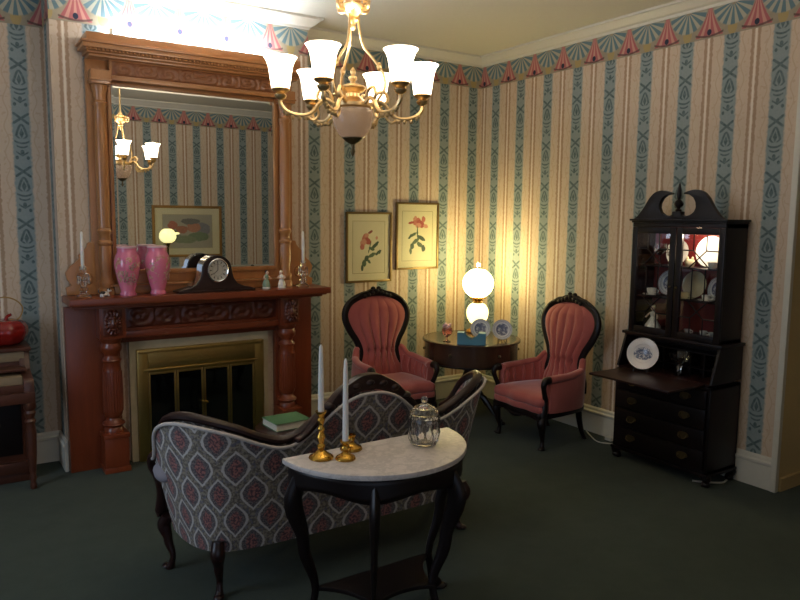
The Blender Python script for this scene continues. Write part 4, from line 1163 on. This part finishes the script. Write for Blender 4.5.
# ------------------------------------------------------------------ secretary desk
CY = 2.860
se = thing('secretary_desk', 'dark mahogany secretary desk with glazed bookcase and broken pediment', 'secretary', (3.925, CY, 0), -PI/2)
DEP = .318
hw = .360
G().box(-hw, -hw+.02, 0, DEP, .085, .635).box(hw-.02, hw, 0, DEP, .085, .635).box(-hw, hw, .30, DEP, .085, .635).box(-hw, hw, .0, DEP, .085, .105).box(-hw, hw, .0, DEP, .615, .635).build('lower_case', 'ebony', se, bevel=.003)
G().box(-hw-.012, hw+.012, -.012, DEP, .068, .088).build('base_moulding', 'ebony', se, bevel=.005)
dz = [(.108, .232), (.238, .362), (.368, .492), (.498, .612)]
for a, b in dz:
    # serpentine drawer fronts
    def bow(x): return -.010+.012*math.cos(x/hw*PI*1.0)*-1*.0-.012*math.cos(x/hw*PI/2)
    g = G(); xs = [-hw+.024+(2*hw-.048)*k/20 for k in range(21)]
    g.prism([(x, bow(x)) for x in xs]+[(hw-.024, .28), (-hw+.024, .28)], a, b, 'z')
    d = g.build('drawer', 'ebony', se, bevel=.003, ang=50)
    for x in (-.20, .20):
        y = bow(x)-.002; zc = (a+b)/2+.005
        pl_ = spline([(-.040, 0, 0), (-.028, .018, 0), (0, .022, 0), (.028, .018, 0), (.040, 0, 0), (.022, -.014, 0), (0, -.022, 0), (-.022, -.014, 0)], 3, True)
        q = G().prism([(x+p.x, zc+p.y) for p in pl_], y-.003, y)
        q.tube(spline([(x-.026, y-.004, zc+.002), (x-.028, y-.014, zc-.006), (x-.012, y-.016, zc-.017), (x+.012, y-.016, zc-.017), (x+.028, y-.014, zc-.006), (x+.026, y-.004, zc+.002)], 4), .0032, 6)
        for s in (-1, 1): q.blob((x+s*.026, y-.006, zc+.002), .006, .006, .006, 6, 5)
        q.build('pull', 'dull_brass', d)
for s in (-1, 1):
    for y in (.03, DEP-.04):
        ft_ = G().tube(spline([(s*(hw-.03), y, .075), (s*(hw-.005), y-.012 if y < .1 else y+.012, .055), (s*(hw-.02), y, .025), (s*(hw-.012), y-.006, .012)], 4), [.030, .031, .032, .030, .027, .024, .022, .021, .022, .024, .026, .027, .027], 9)
        ft_.blob((s*(hw-.012), y-.006, .020), .028, .028, .0195, 10, 7).build('foot', 'ebony', se)
# open writing flap
G().box(-.29, .315, -.355, .0, .637, .652).build('writing_flap', 'mahog', se, bevel=.004)
# slant sides and desk interior
for s in (-1, 1):
    G().prism([(0, .652), (DEP, .652), (DEP, .872), (.075, .872)], s*hw-(.018 if s > 0 else 0), s*hw+(0 if s > 0 else .018), 'x').build('slant_side', 'ebony', se, bevel=.003)
G().box(-hw+.018, hw-.018, .27, DEP, .652, .872).build('desk_back', 'ebony', se, smooth=False)
G().box(-hw+.018, hw-.018, 0, .27, .640, .653).build('desk_floor', 'mahog', se, smooth=False)
pg = G()
for k in range(7): pg.box(-.305+k*.1, -.297+k*.1, .16, .27, .653, .80)
pg.box(-.305, .303, .16, .27, .80, .81).box(-.305, .303, .16, .27, .70, .705)
pg.build('pigeonholes', 'ebony', se, smooth=False)
G().box(-hw, hw, .072, DEP, .862, .878).box(-hw-.014, hw+.014, .058, DEP, .872, .892).build('waist_moulding', 'ebony', se, bevel=.004)
# upper case
UW, UF, U0, U1 = .340, .082, .892, 1.632
G().box(-UW, -UW+.016, UF+.018, DEP, U0, U1).build('side_panel', 'ebony', se, bevel=.002)
G().box(UW-.016, UW, UF+.018, DEP, U0, U1).build('side_panel', 'ebony', se, bevel=.002)
G().box(-UW+.016, UW-.016, DEP-.012, DEP, U0, U1).build('back_panel', 'red_back', se, smooth=False)
G().box(-UW, UW, UF, DEP, 1.605, U1).box(-UW, UW, UF+.018, DEP, U0, U0+.02).build('case_board', 'ebony', se, bevel=.002)
for z in (1.140, 1.350): G().box(-UW+.016, UW-.016, UF+.05, DEP-.012, z-.010, z).build('shelf', 'mahog', se, smooth=False)
for s in (-1, 1):
    x0, x1 = (-UW, -.004) if s < 0 else (.004, UW)
    st_ = .042; a, b = U0+.001, 1.6045
    d = G().box(x0, x0+st_, UF-.002, UF+.018, a, b).box(x1-st_, x1, UF-.002, UF+.018, a, b).box(x0+st_, x1-st_, UF-.002, UF+.018, a, a+st_).box(x0+st_, x1-st_, UF-.002, UF+.018, b-st_, b).build('door', 'ebony', se, bevel=.003)
    gx0, gx1, gz0_, gz1_ = x0+st_, x1-st_, a+st_, b-st_
    w = gx1-gx0; H_ = gz1_-gz0_
    def bar(p, q, r=.0036): 
        return [(gx0+w*p[0], UF+.004, gz0_+H_*p[1]), (gx0+w*q[0], UF+.004, gz0_+H_*q[1])]
    mg_ = G()
    L_ = [((.32, 1), (.32, .84)), ((.68, 1), (.68, .84)), ((0, .84), (.32, .84)), ((.68, .84), (1, .84)), ((.32, .84), (.80, .66)), ((.68, .84), (.20, .66)), ((.20, .66), (.5, .66)), ((.5, .66), (.80, .66)),
          ((.32, .66), (.32, .34)), ((.68, .66), (.68, .34)), ((.20, .34), (.80, .34)), ((.20, .34), (.68, .16)), ((.80, .34), (.32, .16)), ((0, .16), (.32, .16)), ((.68, .16), (1, .16)), ((.32, .16), (.32, 0)), ((.68, .16), (.68, 0)), ((0, .5), (.0, .5001))]
    for p, q in L_[:-1]: mg_.tube(bar(p, q), .0042, 6)
    mg_.build('muntins', 'ebony', d)
    G().box(gx0-.004, gx1+.004, UF+.009, UF+.0115, gz0_-.004, gz1_+.004).build('pane', 'pane', d, smooth=False)
    kx = x1-.02 if s < 0 else x0+.02
    G().blob((kx, UF-.009, 1.22), .007, .009, .007, 8, 6).build('knob', 'dull_brass', d)
# cornice and broken swan-neck pediment
G().box(-UW-.008, UW+.008, UF-.010, DEP, U1, U1+.012).box(-UW-.018, UW+.018, UF-.02, DEP, U1+.012, U1+.026).build('cornice', 'ebony', se, bevel=.004)
zc = U1+.024
for s in (-1, 1):
    outer = spline([(-.335, 0, 0), (-.30, .022, 0), (-.255, .075, 0), (-.215, .135, 0), (-.175, .172, 0), (-.125, .186, 0), (-.075, .178, 0), (-.045, .168, 0)], 5)
    inn = [(-.045, .160), (-.085, .155), (-.115, .135), (-.132, .105), (-.135, .075), (-.122, .047), (-.095, .028), (-.06, .020), (-.03, .030), (-.03, 0)]
    poly = [(s*p.x*-1 if s > 0 else p.x, zc+p.y) for p in outer]+[((-x if s > 0 else x), zc+z) for x, z in inn]
    G().prism(poly, UF-.012, UF+.022).build('swan_neck', 'ebony', se, bevel=.005, ang=40)
G().box(-.032, .032, UF-.014, UF+.03, zc, zc+.05).build('finial_block', 'ebony', se, bevel=.004)
G().lathe([(.018, .05), (.022, .06), (.010, .068), (.012, .076), (.026, .085), (.03, .10), (.02, .118), (.009, .126), (.013, .135), (.015, .155), (.011, .19), (.006, .222), (.001, .236)], (0, UF+.008, zc), 20).build('finial', 'ebony', se)
# small lamp under the top board
lb = G().lathe([(.014, 1.575), (.016, 1.59), (.016, 1.604)], (.11, UF+.07, 0), 14).build('bookcase_lamp', 'bulbglow', se)
cb = light('bookcase_bulb', 'POINT', (.11, UF+.06, 1.565), CABINET_W, (1.0, .80, .60), .015); cb.parent = se

def sec_at(x, y, z):      # secretary local -> world
    return (3.925+y, CY-x, z)
R9 = -PI/2
def in_case(label, x, y, z, r, mat, tilt=.18, group='china in the bookcase', rz=0):
    t = thing('china_plate', label, 'plate', sec_at(x, y, z), R9+rz, group)
    dish('plate', t, r, mat, loc=(0, -.02, .004), rot=(-tilt, 0, 0))
    g = G()
    for s in (-1, 1): g.tube([(s*r*.4, -.045, .0035), (s*r*.4, .012, .0035)], .003, 6)
    g.tube([(-r*.4, -.0, .0035), (r*.4, -.0, .0035)], .003, 6); g.tube([(0, .0, .004), (0, .022, r*.8)], .003, 6)
    g.build('plate_stand', 'black', t); return t
S1, S2, S3 = 1.3505, 1.1405, .9125
in_case('large white platter brightly lit on the top bookcase shelf', .145, .245, S1, .100, 'white_china')
in_case('white plate on the top bookcase shelf behind the centre stile', -.105, .262, S1, .085, 'white_china')
in_case('blue printed plate on the middle bookcase shelf, left door', -.155, .262, S2, .085, 'blue_plate')
in_case('cream plate on the middle bookcase shelf behind the right door', .035, .262, S2, .088, 'cream_china')
in_case('small blue printed plate at the far right of the middle bookcase shelf', .205, .25, S2, .075, 'blue_plate', rz=-.3)
def cup(label, x, y, z, r, h, mat, cat='cup', name='china_cup', saucer=True):
    t = thing(name, label, cat, sec_at(x, y, z), R9, 'cups in the bookcase'); b = .0
    if saucer:
        G().lathe([(.001, .003), (r*.8, 0), (r*1.7, .010), (r*1.72, .013), (r*.8, .006), (.001, .006)], n=24, cap=False).build('saucer', mat, t); b = .006
    cupo = G().lathe([(.001, b+.004), (r*.55, b), (r*.6, b+.006), (r*.85, b+h*.4), (r, b+h), (r*.95, b+h), (r*.8, b+h*.4), (.001, b+.010)], n=24, cap=False).build('bowl', mat, t)
    G().tube(spline([(r*.9, 0, b+h*.85), (r*1.5, 0, b+h*.8), (r*1.5, 0, b+h*.45), (r*.8, 0, b+h*.3)], 4), .0035, 6).build('handle', mat, cupo)
    return t
cup('white cup and saucer on the middle bookcase shelf, left door', -.225, .16, S2, .034, .045, 'white_china')
cup('small white cup in front of the white platter', .225, .150, S1, .032, .042, 'white_china', saucer=False)
cup('cup and saucer in front of the cream plate', .03, .165, S2, .034, .04, 'cream_china')
cup('cup and saucer at the right end of the middle bookcase shelf', .19, .155, S2, .030, .036, 'white_china')
cup('small cup at the right of the bottom bookcase shelf', .16, .19, S3, .024, .034, 'white_china', saucer=False)
cup('tiny cup at the right end of the bottom bookcase shelf', .21, .20, S3, .020, .030, 'white_china', saucer=False)
cup('white bowl-shaped cup left of the cups on the bottom bookcase shelf', .045, .19, S3, .024, .03, 'white_china', saucer=False)
# glass goblets
def goblet(label, x, y, z, s):
    t = thing('crystal_goblet', label, 'glass', sec_at(x, y, z), R9, 'goblets in the bookcase')
    G().lathe([(.03*s, 0), (.03*s, .003), (.006*s, .010), (.005*s, .05*s), (.02*s, .06*s), (.032*s, .08*s), (.034*s, .11*s), (.032*s, .11*s), (.03*s, .082*s), (.001, .064*s)], n=22, cap=False).build('bowl', 'crystal', t)
goblet('cut glass goblet on the top bookcase shelf, left door', -.095, .17, S1, 1.15)
goblet('cut glass goblet next to the side panel, top bookcase shelf', -.205, .20, S1, 1.3)
# cream owl-shaped jar
ow_ = thing('cream_pot', 'small cream pot with two ears beside the white platter', 'pot', sec_at(.045, .175, S1), R9)
G().lathe([(.022, 0), (.03, .012), (.033, .03), (.026, .048), (.018, .052)], n=20).build('body', 'cream_china', ow_)
for s in (-1, 1): G().blob((s*.018, 0, .056), .009, .007, .013, 8, 6).build('ear', 'cream_china', ow_)
# lady figurine
ld = thing('lady_figurine', 'white porcelain lady in wide skirt on the bottom bookcase shelf', 'figurine', sec_at(-.205, .16, S3), R9)
G().lathe([(.055, 0), (.056, .008), (.048, .03), (.032, .055), (.018, .075), (.013, .083)], n=26, lobes=9, lob=.05).build('skirt', 'white_china', ld)
G().lathe([(.013, .08), (.017, .10), (.019, .112), (.008, .122), (.006, .13)], n=18).build('bodice', 'white_china', ld)
am = G()
for s in (-1, 1): am.tube(spline([(s*.017, 0, .112), (s*.036, -.004, .095), (s*.045, -.018, .078)], 4), [.0065]*9, 7)
am.build('arms', 'flesh', ld)
hd = G().blob((0, -.002, .142), .014, .014, .017).build('head', 'flesh', ld)
G().blob((0, .003, .149), .0155, .015, .014).blob((0, .012, .157), .008, .008, .008).build('hair', 'cream_china', hd)
# figurine at the right end
tp = thing('slim_figurine', 'slim white porcelain figure at the right end of the bottom bookcase shelf', 'figurine', sec_at(.262, .16, S3), R9)
G().lathe([(.016, 0), (.017, .006), (.011, .012), (.012, .05), (.008, .07), (.011, .085), (.004, .095)], n=16).build('body', 'white_china', tp)
G().blob((0, 0, .105), .008, .008, .011).build('head', 'flesh', tp)
# on the writing flap
stood_plate('large white souvenir plate with blue scene standing on the desk flap', sec_at(-.135, -.012, .6535), R9+math.radians(-40)*-.55, .104, 'scene_plate', .24)
sc2 = thing('cut_glass_bowl', 'footed cut glass bowl in the desk recess beside the souvenir plate', 'bowl', sec_at(.085, .07, .6535), R9)
G().lathe([(.038, 0), (.038, .006), (.012, .016), (.010, .05), (.018, .075), (.045, .095), (.062, .135), (.066, .15), (.062, .15), (.042, .105), (.001, .085)], n=40, cap=False, lobes=10, lob=.05).build('bowl', 'crystal', sc2, ang=25)

# ------------------------------------------------------------------ piano and its ornament
pn = thing('upright_piano', 'walnut spinet piano against the striped wall left of the mantel', 'piano', (-.26, 5.115, 0))
PW = .735
# case: local y runs from 0 (wall) to negative (front)
G().box(-PW, PW, -.26, 0, .06, .815).build('case', 'pianow', pn, bevel=.004)
G().box(-PW-.012, PW+.008, -.285, 0, .815, .838).build('lid', 'pianow', pn, bevel=.005)
G().box(-PW+.05, PW-.03, -.272, -.258, .755, .812).build('music_panel', 'fallboard', pn, bevel=.003)
for s in (-1, 1):
    G().prism([(-.26, .56), (-.47, .56), (-.47, .655), (-.455, .675), (-.34, .69), (-.30, .705), (-.26, .80)], s*(PW-.03)-.028, s*(PW-.03)+.028, 'x').build('cheek', 'pianow', pn, bevel=.006)
G().box(-PW, PW, -.48, -.26, .535, .60).build('keybed', 'pianow', pn, bevel=.006)
G().box(-PW+.058, PW-.058, -.47, -.45, .60, .648).build('key_slip', 'pianow', pn, bevel=.003)
G().box(-PW+.058, PW-.058, -.43, -.262, .60, .690).build('key_cover', 'fallboard', pn, bevel=.008)
G().box(-PW+.03, PW-.03, -.385, -.262, .712, .728).build('music_ledge', 'pianow', pn, bevel=.004)
for s in (-1, 1):
    G().lathe([(.016, 0), (.02, .01), (.018, .03), (.014, .045), (.022, .07), (.016, .085), (.020, .12), (.027, .22), (.03, .34), (.024, .40), (.032, .42), (.022, .435), (.026, .45), (.032, .47), (.024, .485), (.034, .50), (.034, .535)], (s*(PW-.03), -.445, 0), 20).build('leg', 'pianow', pn)
G().box(-PW, PW, -.30, -.26, .06, .13).box(-PW, PW, -.28, 0, 0, .06).build('bottom_rail', 'pianow', pn, bevel=.004)
G().box(-PW+.06, PW-.06, -.268, -.26, .17, .50).build('lower_panel', 'ebony', pn, bevel=.003)
pd = G()
for x in (-.08, 0, .08): pd.tube(spline([(x, -.30, .09), (x, -.35, .075), (x, -.40, .06)], 4), [.010]*9, 8, flat=.5)
pd.build('pedals', 'dull_brass', pn)
rp = thing('red_pumpkin_jar', 'round red glazed pumpkin ornament with wire handle on the piano', 'ornament', (.365, 4.985, .8385))
rp.scale = (1.15, 1.15, 1.2)
G().lathe([(.03, 0), (.07, .006), (.096, .03), (.108, .065), (.104, .095), (.082, .122), (.05, .132), (.02, .126), (.002, .122)], n=48, lobes=9, lob=.025).build('body', 'redglass', rp)
G().tube(spline([(0, 0, .12), (.008, 0, .145), (.03, -.005, .158)], 5), [.011, .010, .009, .009, .008, .008, .008, .008, .008, .007, .007], 8).build('stem', 'redglass', rp)
G().tube(spline([(-.06, 0, .125), (-.07, 0, .19), (-.02, 0, .245), (.045, 0, .235), (.085, 0, .19), (.065, 0, .135), (.02, 0, .128)], 8), .0035, 7).build('wire_handle', 'wire', rp)
G().tube(spline([(-.03, .01, .125), (-.045, .0, .20), (-.03, -.01, .26), (-.055, -.01, .30)], 6), .003, 7).build('wire_tendril', 'wire', rp)

# ------------------------------------------------------------------ lamp reflected in the mirror
fl = thing('globe_floor_lamp', 'slim floor lamp with glowing yellow globe seen in the mirror', 'lamp', (2.49, .60, 0))
G().lathe([(.12, 0), (.122, .01), (.10, .025), (.03, .04), (.014, .05)], n=28).build('base', 'brass', fl)
G().lathe([(.012, .04), (.012, 1.25), (.02, 1.26), (.03, 1.285), (.05, 1.30), (.05, 1.305)], n=16).build('pole', 'brass', fl)
G().lathe([(.045, 1.302), (.085, 1.33), (.105, 1.37), (.10, 1.42), (.075, 1.46), (.045, 1.478)], n=28, cap=False).build('globe', 'far_globe', fl)
G().blob((.115, 0, 1.42), .035, .02, .016, 10, 6).build('spout_knob', 'far_globe', fl)

# ------------------------------------------------------------------ cord and plug by the right wall
wc = thing('extension_cord', 'white extension cord lying on the carpet beside the right armchair', 'cord', (0, 0, 0))
G().tube(spline([(4.215, 3.72, .006), (4.15, 3.62, .005), (4.08, 3.48, .005), (4.14, 3.36, .005), (4.05, 3.27, .005)], 8), .0045, 6).build('cable', 'cord', wc)
G().box(4.17, 4.222, 3.44, 3.50, .001, .026).build('socket_block', 'cord', wc, bevel=.004)
wc.location = (0, 0, 0)
w2 = G().tube(spline([(3.97, 2.62, .006), (4.02, 2.56, .006), (4.10, 2.50, .006), (4.17, 2.51, .006)], 6), .006, 6).build('power_lead', 'cord'); tag(w2, 'short white lead on the carpet under the secretary foot', 'cord')
